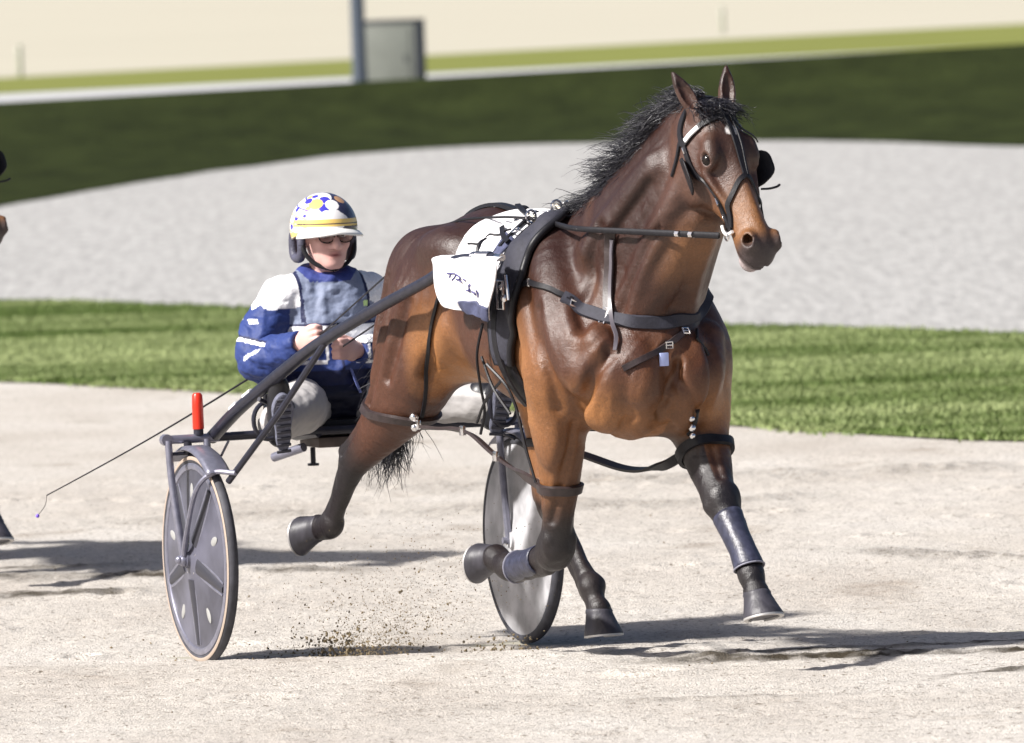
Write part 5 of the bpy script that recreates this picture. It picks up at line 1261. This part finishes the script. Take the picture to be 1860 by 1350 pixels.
def make_clods():
    rng = np.random.default_rng(21); V = []; F = []; n = 0
    def lump(p, r):
        nonlocal n
        base = np.array([(1, 0, 0), (-1, 0, 0), (0, 1, 0), (0, -1, 0), (0, 0, 1), (0, 0, -1)], float)*rng.uniform(.5, 1.3, (6, 1))*r*rng.uniform(.6, 1.3, 3)
        q = Quaternion(rng.normal(size=3), rng.uniform(0, 6)).to_matrix(); base = base@np.array(q).T
        V.extend(p+base)
        for f in ((0, 2, 4), (2, 1, 4), (1, 3, 4), (3, 0, 4), (2, 0, 5), (1, 2, 5), (3, 1, 5), (0, 3, 5)): F.append(tuple(i+n for i in f))
        n += 6
    def gz(p): return float(track_z(np.array(p[0]), np.array(p[1])))
    for i in range(420):
        t = rng.random()**2.2
        p = sp(.35+rng.normal(0, .25)+t*.3, -.20+rng.normal(0, .06+.20*t)+.18*t, 0); z = gz(p)+.01+t*.36*rng.uniform(.5, 1); lump(np.array([p[0], p[1], z]), rng.uniform(.0015, .0055)*(1.3-.5*t))
    for i in range(160):
        p = sp(.30+rng.normal(0, .12), -.22+rng.normal(0, .045), 0); lump(np.array([p[0], p[1], gz(p)+rng.random()**2*.10]), rng.uniform(.003, .008))
    for i in range(3600):
        t = rng.random()**1.3
        p = sp(.35+rng.normal(0, .22)+t*.3, -.16+rng.normal(0, .05+.17*t)+.15*t, 0); lump(np.array([p[0], p[1], gz(p)+.01+t*.50*rng.uniform(.3, 1)]), rng.uniform(.0009, .0026))
    for i in range(90):
        p = sp(.75+rng.normal(0, .15), .22+rng.normal(0, .06), 0); lump(np.array([p[0], p[1], gz(p)+rng.random()**2*.07]), rng.uniform(.003, .007))
    for i in range(260):
        p = sp(.2+rng.normal(0, .5), -.1+rng.normal(0, .35), 0); lump(np.array([p[0], p[1], gz(p)+.005]), rng.uniform(.002, .006))
    for i in range(280):
        x, y = rng.uniform(-2.6, 2.6), rng.uniform(-3, 7); lump(np.array([x, y, track_z(np.array(x), np.array(y))-.001]), rng.uniform(.002, .006)*(1.6 if rng.random() < .06 else 1))
    o = obj('flying_dirt', V, F, mat('moist dirt', (.17, .135, .085), .95, spec=.1, noise=.4, nscale=12), smooth=False)
    tag(o, 'brown dirt clods kicked up behind the horse and strewn on the track', 'dirt', kind='stuff')
make_clods()

def make_grass():
    rng = np.random.default_rng(3)
    def blades(name, x0, x1, f0, f1, N, h, w, cols, label, seed, edge=0, zf=None, stripes=True):
        x = rng.uniform(x0, x1, N); t = rng.random(N); y = f0(x)+(f1(x)-f0(x))*t
        y += (rng.normal(0, .16, N)+.8*fbm(x*1.4, x*0+seed, 4, seed))*((t < .06) | (t > .94))
        z = np.zeros(N) if zf is None else zf(x, y)
        st = fbm(x*.35, y*1.3, 3, seed)+.6*fbm(x*.2, y*3.2, 2, seed+7)
        hh = h*rng.uniform(.5, 1.2, N)*(1+.8*fbm(x*2, y*2, 2, 4)); ww = w*rng.uniform(.6, 1.3, N)
        a = rng.uniform(0, math.pi, N); lx = rng.normal(0, .5, N)*hh; ly = rng.normal(0, .5, N)*hh
        dx = np.cos(a)*ww; dy = np.sin(a)*ww*.6
        V = np.stack([np.stack([x-dx, y-dy, z], 1), np.stack([x+dx, y+dy, z], 1), np.stack([x+lx, y+ly, z+hh], 1)], 1).reshape(-1, 3)
        F = np.arange(3*N).reshape(N, 3)
        m = np.clip(.5+2.2*st+rng.normal(0, .16, N), 0, 1)[:, None]; c = cols[0]*(1-m)+cols[1]*m
        o = obj(name, V, F, mat('grass blade', attr='col', rough=.7, spec=.2), smooth=False, colors=np.repeat(c, 3, 0), loc=(0, 0, 0))
        tag(o, label, 'grass', kind='stuff')
    blades('turf', -6.0, 5.4, GRASS_NEAR, GRASS_FAR, 480000, .028, .010, [np.array([.085, .13, .030]), np.array([.29, .34, .15])], 'mown striped green turf strip beyond the track', 4)
make_grass()

def make_background():
    # utility cabinet on the far side of the embankment
    c = np.array([-1.55, 115.0, -.05]); a = R(-14); X = np.array([math.cos(a), math.sin(a), 0]); Y = np.array([-math.sin(a), math.cos(a), 0]); Z = np.array([0, 0, 1.])
    root = empty('utility_cabinet', c, 'grey metal utility cabinet beside the dark pole beyond the embankment', 'cabinet')
    gm = mat('grey cabinet paint', (.125, .135, .115), .55, noise=.1, nscale=3); dk = mat('cabinet trim and side shade', (.03, .035, .04), .6)
    mb = MB(); mb.box(c+Z*.62, .84, .55, 1.16, ax=(X, Y, Z), bevel=.02); mb.build('case', gm, root)
    mb = MB(); mb.box(c+Z*1.215, .90, .60, .05, ax=(X, Y, Z), bevel=.01); mb.build('lid', dk, root)
    mb = MB(); mb.box(c+X*.425, .035, .57, 2.36, ax=(X, Y, Z), bevel=.006); mb.build('side_panel', dk, root)  # dark sheet over the right face, its shade put into the colour
    mb = MB(); mb.box(c+Z*.62-Y*.285-X*.02, .70, .02, .95, ax=(X, Y, Z), bevel=.006); d = mb.build('door', gm, root)
    mb = MB(); mb.box(c+Z*.62-Y*.30+X*.26, .03, .02, .12, ax=(X, Y, Z), bevel=.004); mb.build('handle', dk, d)
    p = np.array([-2.10, 113.5, -.05]); root = empty('light_pole', p, 'tall dark steel pole left of the grey cabinet', 'pole')
    mb = MB(); mb.lathe(p, Z, [(0, .14), (.5, .115), (6, .10), (9, .09)], 20); mb.build('shaft', mat('dark pole paint', (.05, .065, .085), .5), root)
    mb = MB(); mb.lathe(p, Z, [(0, .20), (.04, .20), (.05, .15)], 16); mb.build('base_plate', dk, root)
    for (x, y, lab) in ((-9.5, 152.0, 'small pale post on the far track at the left'), (5.6, 188.0, 'small pale post on the far track at the right')):
        q = np.array([x, y, 0.]); root = empty('marker_post', q, lab, 'post', 'far track marker posts')
        mb = MB(); mb.lathe(q, Z, [(0, .06), (.62, .055), (.65, .03), (.655, .001)], 10); mb.build('post', mat('weathered post', (.30, .31, .24), .8), root)
        mb = MB(); mb.lathe(q+Z*.5, Z, [(0, .066), (.08, .066)], 10); mb.build('reflector_band', mat('pale band', (.45, .45, .40), .6), root)
make_background()
